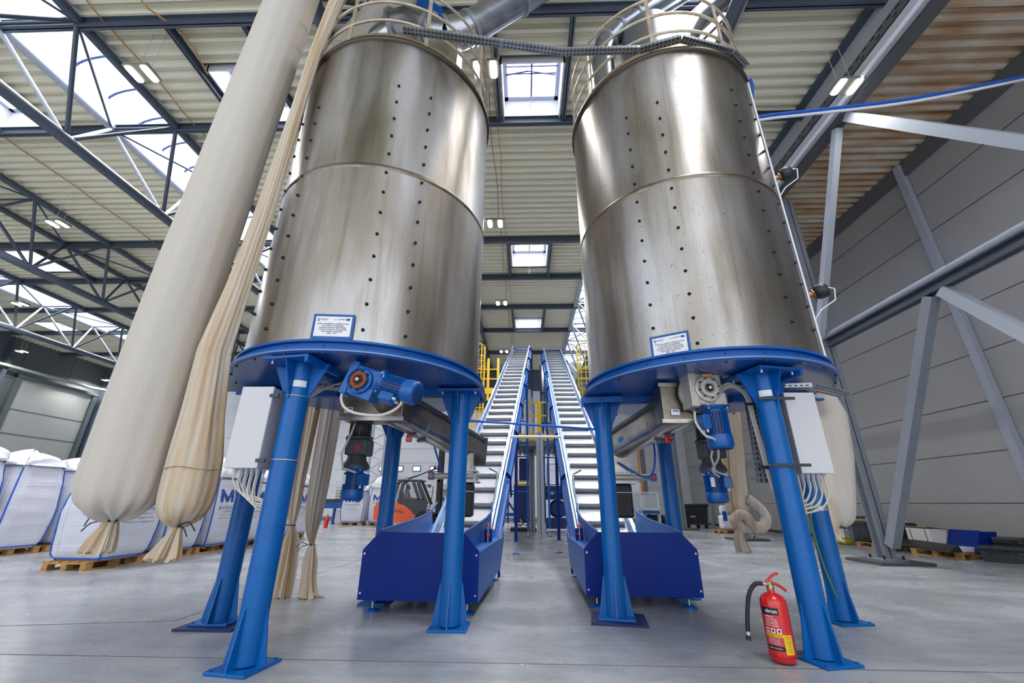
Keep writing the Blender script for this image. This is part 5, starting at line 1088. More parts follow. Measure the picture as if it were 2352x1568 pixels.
# ================================================================== FORKLIFT WITH DRIVER
fk = thing('forklift', 'orange forklift with charcoal cab, driving right, behind the left hopper', 'forklift', (-6.2, 23.4, 0))
FY0, FY1 = 23.1, 24.25
def side(poly, y0, y1): return [V((x, y0, z)) for x, z in poly], (0, y1 - y0, 0)
p, d = side([(-7.85, 0.35), (-7.9, 0.9), (-7.75, 1.2), (-7.5, 1.28), (-6.95, 1.2), (-6.3, 1.05), (-5.9, 0.75), (-5.6, 0.35), (-5.7, 0.22), (-7.2, 0.2)], FY0, FY1)
body = MB().prism(p, d).build('counterweight_body', m_orange, fk)
p, d = side([(-6.95, 1.18), (-6.75, 2.1), (-6.6, 2.28), (-5.7, 2.28), (-5.45, 2.15), (-5.1, 1.1), (-5.3, 0.75), (-5.9, 0.7), (-6.3, 1.02)], FY0 + 0.03, FY0 + 0.08)
cabf = MB()
def strip(a, b_, w_=0.09, y0=FY0 + 0.0, y1=FY0 + 0.1):
    cabf.bar((a[0], (y0 + y1) / 2, a[1]), (b_[0], (y0 + y1) / 2, b_[1]), y1 - y0, w_ * 1.5, (0, 0, 1))
for yy in (FY0 + 0.02, FY1 - 0.1):
    for a, b_ in (((-6.95, 1.2), (-6.75, 2.15)), ((-6.62, 1.3), (-6.5, 2.15)), ((-5.95, 2.2), (-5.55, 1.3)), ((-6.78, 2.12), (-6.55, 2.28)), ((-5.72, 2.27), (-5.12, 1.1)), ((-6.55, 1.28), (-5.4, 1.28))): strip(a, b_, 0.1, yy, yy + 0.08)
cabf.build('cab_frame', m_carc, fk)
MB().bbox(-6.8, -5.5, FY0 + 0.02, FY1 - 0.02, 2.24, 2.33, 0.03).build('cab_roof', m_carc, fk)
p, d = side([(-6.75, 1.3), (-5.3, 1.3), (-5.1, 1.05), (-5.2, 0.6), (-5.85, 0.62), (-6.35, 1.0), (-6.6, 1.1)], FY0 + 0.01, FY0 + 0.07)
dr = MB().prism(p, d).build('door_panel', m_carc, fk)
p, d = side([(-6.0, 1.1), (-5.55, 1.12), (-5.45, 0.75), (-5.75, 0.75)], FY0 + 0.002, FY0 + 0.01)
MB().prism(p, d).build('door_window', m_glassd, dr)
p, d = side([(-6.65, 1.34), (-6.52, 2.18), (-5.78, 2.18), (-5.42, 1.34)], FY0 + 0.04, FY0 + 0.05)
MB().prism(p, d).build('side_window', m_glassd, fk)
MB().bbox(-7.0, -6.9, FY0 + 0.15, FY1 - 0.15, 1.3, 2.0, 0.02).build('rear_window', m_glassd, fk)
MB().bbox(-6.7, -6.2, FY0 + 0.3, FY1 - 0.3, 0.9, 1.12, 0.04).build('driver_seat', m_black, fk)
MB().bbox(-6.75, -6.62, FY0 + 0.3, FY1 - 0.3, 1.1, 1.75, 0.04).build('seat_back', m_black, fk)
MB().tube((-5.55, 23.67, 1.15), (-5.75, 23.67, 1.42), 0.025, n=8).build('steering_column', m_black, fk)
MB().path([(-5.77 + 0.05 * cos(a), 23.67 + 0.17 * sin(a), 1.44 + 0.14 * cos(a)) for a in [k * pi / 8 for k in range(17)]], 0.014, 6).build('steering_wheel', m_black, fk)
for k in range(5): MB().bar((-7.0 + 0.13 * k, FY0 - 0.004, 0.9 - 0.02 * k), (-6.82 + 0.13 * k, FY0 - 0.004, 0.72 - 0.02 * k), 0.006, 0.04).build('vent_slot', m_carc, body)
MB().lathe([(0.05, 0), (0.05, 0.01)], (-6.85, FY0 - 0.01, 0.42), 14, M.Rotation(pi / 2, 4, 'X')).build('tow_hole', m_black, body)
def wheel(x, r, y, nm_):
    TT = M.Rotation(pi / 2, 4, 'X')
    wv_ = MB().lathe([(r * 0.6, -0.13), (r * 0.93, -0.13), (r, -0.08), (r, 0.08), (r * 0.93, 0.13), (r * 0.6, 0.13)], (x, y, r), 32, TT, False).build(nm_, m_black, fk)
    MB().lathe([(r * 0.6, -0.05), (r * 0.3, 0.03), (r * 0.2, 0.08), (0, 0.09)], (x, y, r), 20, TT).build('hub', m_orange, wv_)
for y in (FY0 + 0.1, FY1 - 0.1): wheel(-5.2, 0.38, y, 'front_wheel'); wheel(-7.35, 0.28, y, 'rear_wheel')
p, d = side([(-5.72, 0.5), (-5.6, 0.78), (-5.35, 0.88), (-5.0, 0.86), (-4.75, 0.7), (-4.72, 0.6), (-5.0, 0.8), (-5.35, 0.8), (-5.55, 0.7), (-5.65, 0.45)], FY0 - 0.08, FY0 + 0.3)
MB().prism(p, d).build('mudguard', m_carc, fk)
ms = MB()
for y in (FY0 + 0.2, FY1 - 0.3): ms.box(-4.72, -4.52, y, y + 0.1, 0.1, 4.6)
for z in (0.5, 2.2, 4.5): ms.box(-4.7, -4.56, FY0 + 0.2, FY1 - 0.2, z, z + 0.12)
ms.build('mast', m_black, fk)
MB().path([(-4.64, 23.6, z / 10) for z in range(3, 45, 3)], 0.03, 6).build('lift_chain', m_bolt, fk)
MB().tube((-6.3, FY0 + 0.3, 2.35), (-4.75, FY0 + 0.3, 2.95), 0.035, n=8).tube((-6.6, FY0 + 0.3, 2.32), (-4.75, FY0 + 0.3, 2.9), 0.02, n=6).build('tilt_strut', m_carc, fk)
MB().lathe([(0.0, 0), (0.08, 0.01), (0.08, 0.06), (0, 0.09)], (-4.9, FY0 + 0.3, 2.94), 14, M.Rotation(pi / 2, 4, 'X')).build('strut_joint', m_carc, fk)
MB().bar((-5.5, FY0, 2.1), (-5.1, FY0, 2.0), 0.04, 0.04).bbox(-5.15, -4.98, FY0 - 0.05, FY0 + 0.05, 1.93, 2.08, 0.02).build('work_lamp', m_carc, fk)
MB().box(-4.5, -4.42, FY0 + 0.1, FY1 - 0.1, 0.1, 0.6).box(-4.45, -3.4, FY0 + 0.25, FY0 + 0.38, 0.08, 0.13).box(-4.45, -3.4, FY1 - 0.38, FY1 - 0.25, 0.08, 0.13).build('fork_carriage', m_black, fk)
MB().path(crm([(-4.9, FY0 + 0.1, 2.0), (-4.88, FY0, 1.6), (-4.95, FY0, 1.2), (-5.0, FY0 + 0.05, 0.9)]), 0.02, 6).build('hydraulic_hose', m_black, fk)
# driver
def skin_body(name, verts, edges, radii, m, parent=None, sub=2):
    me = bpy.data.meshes.new(name); me.from_pydata([V(v) for v in verts], edges, []); o = bpy.data.objects.new(name, me); COL.objects.link(o)
    sk = o.modifiers.new('s', 'SKIN'); ss = o.modifiers.new('u', 'SUBSURF'); ss.levels = sub; ss.render_levels = sub
    for i, r in enumerate(radii): me.skin_vertices[0].data[i].radius = (r, r) if not isinstance(r, tuple) else r
    me.skin_vertices[0].data[0].use_root = True
    dg = bpy.context.evaluated_depsgraph_get(); me2 = bpy.data.meshes.new_from_object(o.evaluated_get(dg)); bpy.data.objects.remove(o)
    me2.materials.clear(); me2.materials.append(m)
    for p_ in me2.polygons: p_.use_smooth = True
    me2.name = name; return link(name, me2, parent)
pr_ = thing('person', 'forklift driver with short dark hair and grey shirt, sitting in the cab facing right', 'person', (-6.35, 23.67, 1.12))
X0, YC = -6.42, 23.67
vs = [(X0, YC, 1.2), (X0 + 0.02, YC, 1.38), (X0 + 0.04, YC, 1.56), (X0 + 0.05, YC, 1.68), (X0 + 0.08, YC, 1.76), (X0 + 0.11, YC, 1.86), (X0 + 0.12, YC, 1.94),
      (X0 + 0.05, YC - 0.2, 1.64), (X0 + 0.16, YC - 0.24, 1.42), (X0 + 0.4, YC - 0.18, 1.36), (X0 + 0.5, YC - 0.16, 1.38),
      (X0 + 0.05, YC + 0.2, 1.64), (X0 + 0.16, YC + 0.24, 1.42), (X0 + 0.4, YC + 0.18, 1.38), (X0 + 0.5, YC + 0.16, 1.4),
      (X0 + 0.2, YC - 0.12, 1.17), (X0 + 0.46, YC - 0.14, 1.17), (X0 + 0.5, YC - 0.14, 0.8), (X0 + 0.6, YC - 0.14, 0.75),
      (X0 + 0.2, YC + 0.12, 1.17), (X0 + 0.46, YC + 0.14, 1.17), (X0 + 0.5, YC + 0.14, 0.8), (X0 + 0.6, YC + 0.14, 0.75)]
es = [(0, 1), (1, 2), (2, 3), (3, 4), (4, 5), (5, 6), (3, 7), (7, 8), (8, 9), (9, 10), (3, 11), (11, 12), (12, 13), (13, 14), (0, 15), (15, 16), (16, 17), (17, 18), (0, 19), (19, 20), (20, 21), (21, 22)]
rd = [0.15, 0.14, 0.16, 0.12, 0.055, 0.09, 0.075, 0.065, 0.05, 0.035, 0.04, 0.065, 0.05, 0.035, 0.04, 0.085, 0.07, 0.05, 0.045, 0.085, 0.07, 0.05, 0.045]
skin_body('body', vs, es, rd, m_skin, pr_)
sv = [(X0, YC, 1.22), (X0 + 0.02, YC, 1.38), (X0 + 0.04, YC, 1.56), (X0 + 0.06, YC, 1.69), (X0 + 0.05, YC - 0.2, 1.64), (X0 + 0.16, YC - 0.24, 1.43), (X0 + 0.05, YC + 0.2, 1.64), (X0 + 0.16, YC + 0.24, 1.43)]
skin_body('shirt', sv, [(0, 1), (1, 2), (2, 3), (3, 4), (4, 5), (3, 6), (6, 7)], [0.165, 0.155, 0.175, 0.13, 0.08, 0.065, 0.08, 0.065], m_shirt, pr_)
hd_ = MB().lathe([(0.0, 2.03), (0.06, 2.02), (0.095, 1.97), (0.1, 1.9), (0.09, 1.86)], (X0 + 0.1, YC, 0), 18).build('hair', m_hair, pr_)
MB().box(X0 + 0.2, X0 + 0.24, YC - 0.012, YC + 0.012, 1.87, 1.91).build('nose', m_skin, pr_)
for s in (-1, 1):
    MB().lathe([(0, 0), (0.012, 0.004), (0, 0.008)], (X0 + 0.192, YC + s * 0.035, 1.9), 8).build('eye', m_hair, pr_)
    MB().lathe([(0, 0), (0.028, 0.004), (0, 0.012)], (X0 + 0.11, YC + s * 0.092, 1.89), 10, M.Rotation(pi / 2, 4, 'X')).build('ear', m_skin, pr_)
MB().box(X0 + 0.195, X0 + 0.203, YC - 0.02, YC + 0.02, 1.835, 1.842).build('mouth', mat('lips', lin(150, 84, 76), 0.5), pr_)
for s in (-1, 1):
    h_ = MB(); hx, hy, hz = X0 + 0.53, YC + s * 0.155, 1.39
    h_.bbox(hx - 0.03, hx + 0.05, hy - 0.035, hy + 0.035, hz - 0.015, hz + 0.015, 0.01)
    for k in range(4): h_.path([(hx + 0.045, hy - 0.027 + 0.018 * k, hz), (hx + 0.085, hy - 0.027 + 0.018 * k, hz + 0.012), (hx + 0.1 - 0.006 * abs(k - 1.5), hy - 0.027 + 0.018 * k, hz - 0.02)], 0.008, 6)
    h_.path([(hx - 0.01, hy - s * 0.035, hz), (hx + 0.02, hy - s * 0.055, hz - 0.01), (hx + 0.05, hy - s * 0.05, hz - 0.025)], 0.009, 6); h_.build('hand', m_skin, pr_)

# ================================================================== BACKGROUND, LEFT AND CENTRE
m_dkb = mat('machine_dark_blue', lin(6, 38, 104), 0.4)
g = thing('lattice_column', 'pale lattice steel column with a climbing rail, behind the left tank', 'column', (-9.9, 28, 0))
for dx in (-0.55, 0.35): MB().box(-9.75 + dx, -9.62 + dx, 27.95, 28.1, 0, H - 0.2).build('chord', m_litgrey, g)
for k in range(11):
    z = 0.4 + k * 0.93; MB().bar((-10.25, 28, z), (-9.35, 28, z + 0.46), 0.04, 0.05).bar((-9.35, 28, z + 0.46), (-10.25, 28, z + 0.93), 0.04, 0.05).build('lacing', m_litgrey, g)
MB().tube((-9.0, 27.9, 0), (-9.0, 27.9, H - 1), 0.025, n=6).build('climbing_rail', m_steelgrey, g)
b = MB()
for k in range(30): b.box(-9.06, -8.94, 27.88, 27.92, 0.5 + k * 0.3, 0.54 + k * 0.3)
b.build('rungs', m_steelgrey, g)
mc = thing('granulating_machine', 'blue and pale machine with a perforated guard, beyond the twisted sleeves', 'machine', (-11.2, 26, 0))
MB().bbox(-12.2, -10.0, 25.6, 26.6, 0.85, 1.15, 0.02).build('bed', m_blue2, mc)
MB().bbox(-11.2, -10.1, 25.7, 26.5, 1.35, 1.95, 0.05).build('guard', mat('guard_cream', lin(206, 204, 196), 0.5), mc)
b = MB()
for i in range(7):
    for j in range(3): b.box(-11.1 + i * 0.15, -11.03 + i * 0.15, 25.69, 25.7, 1.48 + j * 0.15, 1.54 + j * 0.15)
b.build('guard_holes', m_bolt, mc)
MB().box(-12, -10.1, 25.65, 26.5, 1.15, 1.35).build('machine_deck', m_blackp, mc)
MB().bbox(-11.2, -10.7, 25.7, 26.3, 1.95, 2.4, 0.03).build('top_box', m_grey2, mc)
for x in (-12.1, -11.1, -10.15): MB().box(x - 0.06, x + 0.06, 25.7, 25.85, 0, 0.85).build('leg', m_blue2, mc)
MB().bbox(-11.0, -10.6, 25.7, 26.2, 0.1, 0.75, 0.02).build('drive_box', m_grey2, mc)
motor(mc, (-10.5, 25.8, 0.3), (1, 0, 0), 0.18, 0.4)
def extinguisher_small(x, y, label):
    t = thing('fire_extinguisher', label, 'fire extinguisher', (x, y, 0))
    MB().lathe([(0.0, 0.0), (0.09, 0.01), (0.095, 0.05), (0.095, 0.42), (0.06, 0.5), (0.02, 0.52), (0.02, 0.56)], (x, y, 0), 20).build('cylinder', m_red, t)
    MB().bar((x - 0.02, y, 0.56), (x + 0.1, y, 0.6), 0.02, 0.02).build('handle', m_bolt, t)
    MB().path([(x + 0.02, y - 0.02, 0.55), (x + 0.12, y - 0.03, 0.5), (x + 0.12, y - 0.03, 0.2)], 0.012, 6).build('hose', m_black, t)
extinguisher_small(-9.75, 21.9, 'small red fire extinguisher on the floor far back, beside the far bulk bags')
# middle: gantry column, yellow beams, blue drives
ib = MB().ibeam((0.62, 18.4, 0), (0.62, 18.4, 4.05), 0.3, 0.3, (0, 1, 0), 0.02).build('gantry_column', m_litgrey); tag(ib, 'pale grey I-section column between the two conveyors, nearer one', 'column')
ib = MB().ibeam((0.3, 20.2, 0), (0.3, 20.2, 3.9), 0.26, 0.26, (0, 1, 0), 0.02).build('gantry_column', m_colgrey); tag(ib, 'darker grey column standing just behind the pale one between the conveyors', 'column')
pf = thing('steel_platform', 'yellow railed platform edge above the pale column between the conveyors', 'platform', (0.6, 18.4, 3.7))
MB().box(-0.9, 2.1, 18.3, 18.42, 3.72, 4.0).build('edge_beam', m_yellow, pf)
MB().box(0.52, 0.72, 18.26, 18.42, 3.6, 5.35).build('rail_post', m_yellow, pf)
for z in (4.75, 5.35): MB().box(-0.9, 2.1, 18.3, 18.36, z, z + 0.06).build('rail', m_yellow, pf)
MB().box(-0.9, 2.1, 18.45, 21.5, 3.5, 3.7).build('platform_deck', m_colgrey, pf)
b = MB()
for k in range(12): b.box(-0.8 + k * 0.24, -0.68 + k * 0.24, 18.46, 21.4, 3.4, 3.5)
b.build('grating', m_steelgrey, pf)
MB().tube((0.3, 19, 3.6), (0.3, 19, 5.2), 0.07, n=12).build('white_pipe', m_white, pf)
MB().lathe([(0.26, 0), (0.26, 2.0), (0.08, 2.5), (0.08, 2.8)], (0.25, 21.5, 4.0), 20, M.Identity(4)).build('vessel', m_white, pf)
for sx, x in ((-1, -1.0), (1, 2.3)):
    s = thing('storage_silo', 'polished narrow silo behind the %s conveyor' % ('left' if sx < 0 else 'right'), 'silo', (x * 0.6 + .25, 21.8, 3.7))
    xx = -0.75 if sx < 0 else 1.35
    MB().lathe([(0.1, 4.0), (0.45, 5.2), (0.45, 8.3), (0.3, 8.45)], (xx, 22.0, 0), 28).build('silo_shell', m_pol, s)
    for dx in (-0.5, 0.5): MB().box(xx + dx - 0.05, xx + dx + 0.05, 21.6, 21.7, 3.7, 8.2).build('support_leg', m_blue2, s)
    for z in (5.0, 6.6): MB().box(xx - 0.5, xx + 0.5, 21.6, 21.68, z, z + 0.1).build('cross_bar', m_blue2, s)
mc = thing('extruder', 'dark blue machine block with a yellow bracket between the conveyors', 'machine', (0.0, 21.2, 0))
MB().bbox(-0.55, 0.4, 20.8, 21.8, 0.35, 2.0, 0.03).build('housing', m_dkb, mc)
MB().bbox(-0.3, 0.2, 20.75, 21.5, 2.2, 3.2, 0.03).build('upper_cabinet', m_dkb, mc)
MB().box(-0.5, 0.25, 20.7, 20.8, 1.95, 2.05).box(-0.5, -0.42, 20.7, 20.8, 2.05, 2.4).box(-0.5, 0.25, 20.7, 20.8, 2.12, 2.17).build('yellow_bracket', m_yellow, mc)
MB().box(-0.7, 0.5, 20.7, 21.9, 0.0, 0.12).build('base_frame', m_bolt, mc)
for k in range(3): MB().path(crm([(-0.55 + .3 * k, 20.7, 0.5), (-0.4 + .3 * k, 20.65, 0.3), (-0.2 + .3 * k, 20.65, 0.25), (0 + .3 * k, 20.7, 0.45)]), 0.03, 6).build('hose', m_cable if k else m_black, mc)
mc = thing('drive_motor', 'large round blue motor on a base, right of the pale column', 'motor', (1.45, 21.2, 0))
MB().lathe([(0.0, -0.45), (0.34, -0.44), (0.4, -0.38), (0.4, 0.4), (0.3, 0.5)], (1.5, 21.2, 0.95), 28, M.Rotation(pi / 2, 4, 'X') ).build('motor_body', m_dkb, mc)
MB().lathe([(0.28, 0.0), (0.26, 0.03), (0.1, 0.03)], (1.5, 20.75, 0.95), 24, M.Rotation(pi / 2, 4, 'X')).build('fan_cover', m_motor, mc)
MB().box(0.95, 2.0, 20.9, 21.6, 0.1, 0.55).build('motor_base', m_dkb, mc)
MB().box(0.9, 2.1, 20.8, 21.9, 1.35, 1.95).build('upper_block', m_dkb, mc)
MB().lathe([(0.05, 0), (0.09, 0), (0.09, 0.03), (0.05, 0.03)], (1.25, 20.78, 1.65), 14, M.Rotation(pi / 2, 4, 'X')).build('eye_ring', m_white, mc)
MB().bbox(0.7, 0.85, 20.5, 20.7, 1.45, 1.75, 0.01).build('switch_box', m_grey2, mc)
pp = thing('pipe_frame', 'white pipe assembly behind the right conveyor foot', 'pipes', (1.3, 22.5, 1.9))
MB().path([(0.7, 22.5, 2.1), (2.3, 22.5, 2.1), (2.3, 22.5, 0.6)], 0.06, 8).path([(1.1, 22.5, 2.1), (1.1, 22.5, 3.1), (2.0, 22.5, 3.1)], 0.05, 8).build('white_pipe', m_white, pp)
# yellow ladders with cages
def ladder_tower(x, side, label, m):
    t = thing('cage_ladder', label, 'ladder', (x, 20, 0))
    for dx in (-0.28, 0.28): MB().box(x + dx - 0.035, x + dx + 0.035, 20.0, 20.06, 0.0, 8.7).build('ladder_rail', m, t)
    for k in range(27): MB().box(x - 0.28, x + 0.28, 20.01, 20.05, 0.4 + k * 0.3, 0.43 + k * 0.3).build('rung', m, t)
    for z in (3.2, 4.2, 5.2, 6.3, 7.3, 8.6):
        MB().path([(x + 0.36 * cos(a), 20.0 - 0.66 * sin(a), z) for a in [k * pi / 12 for k in range(13)]], 0.03, 5, False).build('cage_hoop', m, t)
    for k in range(5):
        a = pi * (k + 0.5) / 5; MB().box(x + 0.36 * cos(a) - 0.02, x + 0.36 * cos(a) + 0.02, 19.99 - 0.66 * sin(a), 20.01 - 0.66 * sin(a), 3.2, 8.6).build('cage_strap', m, t)
    xa, xb = (x + 0.1, x + 1.0) if side < 0 else (x - 0.7, x + 0.4)
    MB().box(x - 0.4, xb, 20.2, 21.4, 6.25, 6.55).build('landing', m, t)
    for z in (7.0, 7.5): MB().box(x - 0.4, xb, 20.2, 20.25, z, z + 0.05).build('rail', m, t)
    for xx in (x + 0.5, xb): MB().box(xx - 0.06, xx + 0.06, 20.15, 20.3, 5.9, 8.1).build('landing_post', m, t)
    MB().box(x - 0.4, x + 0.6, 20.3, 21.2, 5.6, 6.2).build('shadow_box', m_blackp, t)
ladder_tower(-2.35, -1, 'yellow caged ladder and landing left of the left conveyor', m_yellow)
ladder_tower(2.95, 1, 'pale yellow caged ladder and landing right of the right conveyor', mat('pale_yellow_paint', lin(214, 192, 84), 0.45))
# ================================================================== BACKGROUND, RIGHT
mc = thing('pellet_machine', 'white framed machine with clear guards and a signal light, behind the right hopper', 'machine', (6.2, 24, 0))
fr = MB()
for x in (5.3, 6.1, 7.0):
    fr.box(x - 0.03, x + 0.03, 23.7, 23.76, 0, 1.75)
for z in (0.9, 1.72): fr.box(5.3, 7.0, 23.7, 23.76, z, z + 0.06)
fr.build('frame', m_white, mc)
MB().box(6.13, 6.97, 23.72, 23.73, 0.96, 1.7).build('guard_panel', m_glass, mc); MB().box(5.33, 6.07, 23.72, 23.73, 0.96, 1.7).build('guard_panel', m_glass, mc)
MB().bbox(6.3, 6.65, 24.0, 24.3, 0.95, 1.6, 0.02).build('inner_unit', m_grey2, mc)
MB().box(6.1, 7.0, 23.68, 24.4, 0.72, 0.86).build('blue_shelf', m_motor, mc)
MB().bbox(5.0, 6.3, 24.2, 24.8, 1.8, 2.25, 0.02).build('upper_unit', m_white, mc)
MB().tube((6.25, 23.9, 1.78), (6.25, 23.9, 2.05), 0.04, n=10).build('signal_tower', m_orange, mc)
for y, z in ((24.0, 0.5), (24.0, 0.2), (24.5, 0.45)): MB().tube((6.4, y, z), (7.3, y, z), 0.16, n=16).build('roller', m_black, mc)
for x in (5.5, 6.2, 6.9): MB().box(x, x + 0.08, 23.8, 23.9, 0, 0.75).build('leg', m_litgrey, mc)
bn = thing('waste_container', 'black wheeled waste container against the right wall, behind the rear leg', 'bin', (9.1, 24.6, 0))
MB().prism([V((8.5, 24.2, 0.2)), V((9.6, 24.2, 0.2)), V((9.72, 24.2, 1.08)), V((8.42, 24.2, 1.08))], (0, 0.9, 0)).build('bin_body', m_blackp, bn)
MB().bbox(8.38, 9.76, 24.12, 25.15, 1.08, 1.2, 0.03).build('lid', m_blackp, bn)
MB().box(8.75, 9.0, 24.19, 24.2, 0.55, 0.62).build('worn_print', m_grey2, bn)
for x in (8.6, 9.1, 9.52):
    MB().lathe([(0.0, -0.03), (0.09, -0.03), (0.1, 0), (0.09, 0.03), (0, 0.03)], (x, 24.25, 0.1), 16, M.Rotation(pi / 2, 4, 'X') if x != 9.1 else M.Rotation(pi / 2, 4, 'X')).build('castor', m_black, bn)
    MB().box(x - 0.04, x + 0.04, 24.28, 24.32, 0.1, 0.22).build('castor_fork', m_bolt, bn)
MB().prism([V((8.0, 24.5, 0.2)), V((8.38, 24.5, 0.2)), V((8.3, 24.5, 1.15)), V((7.95, 24.5, 1.15))], (0, 0.8, 0)).build('second_body', m_black, bn)
pallet(9.1, 20.6, 0.3, 'wooden pallet under a film-wrapped load, right of the knotted sleeve')
o = MB()
wl_ = thing('wrapped_load', 'film-wrapped white load on a pallet, half hidden by the knotted sleeve', 'load', (8.95, 20.5, 0.144))
MB().bbox(8.7, 9.3, 20.35, 20.8, 0.15, 0.75, 0.12).build('film', m_film, wl_); MB().bbox(8.75, 9.1, 20.4, 20.7, 0.75, 1.15, 0.12).build('film_top', m_film, wl_)
MB().box(8.78, 8.95, 20.34, 20.35, 0.5, 0.9).build('blue_print', m_binkl, wl_)
o = MB().tube((7.2, 27.8, 0), (7.2, 27.8, 5.0), 0.06, n=8).tube((7.35, 27.8, 0.8), (7.35, 27.8, 5.0), 0.05, n=8).build('riser_pipe', mat('orange_pipe', lin(206, 140, 84), 0.5)); tag(o, 'thin orange riser pipe behind the rear right leg', 'pipe')
# goods along the right wall
pallet(10.55, 11.9, -1.45, 'wooden pallet with a long black profile across it, nearest on the right wall')
pallet(10.6, 13.9, -1.5, 'wooden pallet under the black film-wrapped goods')
bl = thing('wrapped_goods', 'low black film-wrapped goods on a pallet behind the column foot', 'wrapped goods', (10.7, 14.2, 0.144))
mfilmb = mat('black_stretch_film', lin(18, 20, 26), 0.14, bump=((7, 7, 7), 1.0), coat=0.5)
MB().bbox(10.2, 11.1, 13.2, 14.6, 0.145, 0.72, 0.06).build('film', mfilmb, bl)
MB().path([(10.19, 13.55, 0.2), (10.19, 13.55, 0.73), (11.1, 13.55, 0.74)], 0.014, 6).build('white_strap', m_white, bl)
MB().box(10.3, 11.0, 14.0, 14.9, 0.73, 0.77).build('cardboard_sheet', mat('cardboard', lin(190, 156, 112), 0.8), bl)
o = MB().bbox(10.9, 11.35, 14.9, 15.3, 0.0, 0.85, 0.05).build('wrapped_drum', mfilmb); tag(o, 'upright black wrapped drum behind the steel column', 'drum')
bx = thing('carton', 'white carton with open cardboard flaps on the right wall stack', 'box', (10.8, 12.3, 0.146))
MB().bbox(10.35, 11.0, 12.05, 12.75, 0.145, 0.62, 0.015).build('carton_body', mat('white_carton', lin(218, 214, 208), 0.7), bx)
MB().prism([V((10.28, 12.0, 0.66)), V((10.4, 12.8, 0.64)), V((10.75, 12.8, 0.63)), V((10.7, 12.0, 0.63))], (0, 0, 0.015)).prism([V((10.7, 12.0, 0.63)), V((11.05, 12.0, 0.55)), V((11.05, 12.5, 0.5)), V((10.7, 12.5, 0.62))], (0, 0, 0.015)).build('flap', MATS['cardboard'], bx)
MB().box(10.345, 10.35, 12.15, 12.17, 0.2, 0.6).box(10.345, 10.35, 12.6, 12.62, 0.2, 0.6).build('red_mark', mat('mark_red', lin(150, 50, 50), 0.7), bx)
o = MB().prism([V((9.95, 11.2, 0.15)), V((10.25, 11.2, 0.15)), V((10.2, 11.2, 0.3)), V((9.98, 11.2, 0.2))], (0.25, 2.2, 0.05)).build('black_profile', m_blackp); tag(o, 'long black profile lying across the near wooden pallet', 'profile')
bp = thing('folded_panel', 'bright blue bent sheet panel leaning in the goods along the right wall', 'panel', (11, 11.6, 0.15))
MB().prism([V((10.6, 11.25, 0.15)), V((10.64, 11.25, 0.15)), V((10.86, 11.25, 0.62)), V((10.82, 11.25, 0.62))], (0, 0.75, 0)).prism([V((10.6, 11.22, 0.15)), V((11.1, 11.22, 0.15)), V((11.2, 11.22, 0.6)), V((10.8, 11.22, 0.6))], (0, 0.03, 0)).build('blue_sheet', m_navy, bp)
o = MB().bbox(10.3, 10.75, 11.3, 11.9, 0.145, 0.26, 0.02).build('film_bundle', m_film); tag(o, 'white plastic bundle in front of the blue panel', 'bundle')
o = MB().bbox(11.15, 11.5, 10.9, 11.3, 0.15, 0.45, 0.02).build('cardboard_box', MATS['cardboard']); tag(o, 'torn brown cardboard box behind the black cases', 'box')
def case(x, y, z, w_, d_, h_, rot, label):
    c = thing('tool_case', label, 'case', (x, y, z), 'black tool cases'); T = M.Translation((x, y, z)) @ M.Rotation(rot, 4, 'Z')
    MB().prism([T @ V(p) for p in ((-w_ / 2 * .9, -d_ / 2, 0), (w_ / 2 * .9, -d_ / 2, 0), (w_ / 2, -d_ / 2, h_ * 0.7), (-w_ / 2, -d_ / 2, h_ * 0.7))], T.to_3x3() @ V((0, d_, 0))).build('case_body', m_blackp, c)
    MB().bbox(-w_ / 2 * 1.02, w_ / 2 * 1.02, -d_ / 2 * 1.03, d_ / 2 * 1.03, h_ * 0.7, h_, 0.03, T).build('case_lid', m_blackp, c)
    for s in (-0.5, 0.5): MB().bbox(s * w_ / 2 - 0.03, s * w_ / 2 + 0.03, -d_ / 2 * 1.08, -d_ / 2, h_ * 0.55, h_ * 0.85, 0.005, T).build('latch', m_bolt, c)
    MB().path([T @ V((-0.1, -d_ / 2 * 1.1, h_ * 0.6)), T @ V((-0.1, -d_ / 2 * 1.25, h_ * 0.62)), T @ V((0.1, -d_ / 2 * 1.25, h_ * 0.62)), T @ V((0.1, -d_ / 2 * 1.1, h_ * 0.6))], 0.012, 6).build('handle', m_black, c)
case(10.75, 10.75, 0, 0.75, 0.5, 0.33, -0.9, 'black plastic case on the floor, nearest one at the right edge')
case(11.2, 10.95, 0, 0.5, 0.45, 0.5, -1.2, 'black plastic case standing behind the nearest one, by the right wall')
yb = MB(); random.seed(3)
for k in range(26):
    c = V((10.35 + random.uniform(-0.18, 0.18), 15.2 + random.uniform(-0.14, 0.14), 0.05 + random.uniform(0, 0.14))); yb.path(crm([c + V([random.uniform(-0.1, 0.1), random.uniform(-0.1, 0.1), random.uniform(-0.03, 0.06)]) for _ in range(4)]), 0.012, 5)
yb.bbox(10.2, 10.5, 15.05, 15.35, 0, 0.16, 0.05)
tag(yb.build('lashing_net', mat('yellow_net', lin(196, 190, 60), 0.7)), 'crumpled yellow lashing net on the floor behind the column foot', 'net')

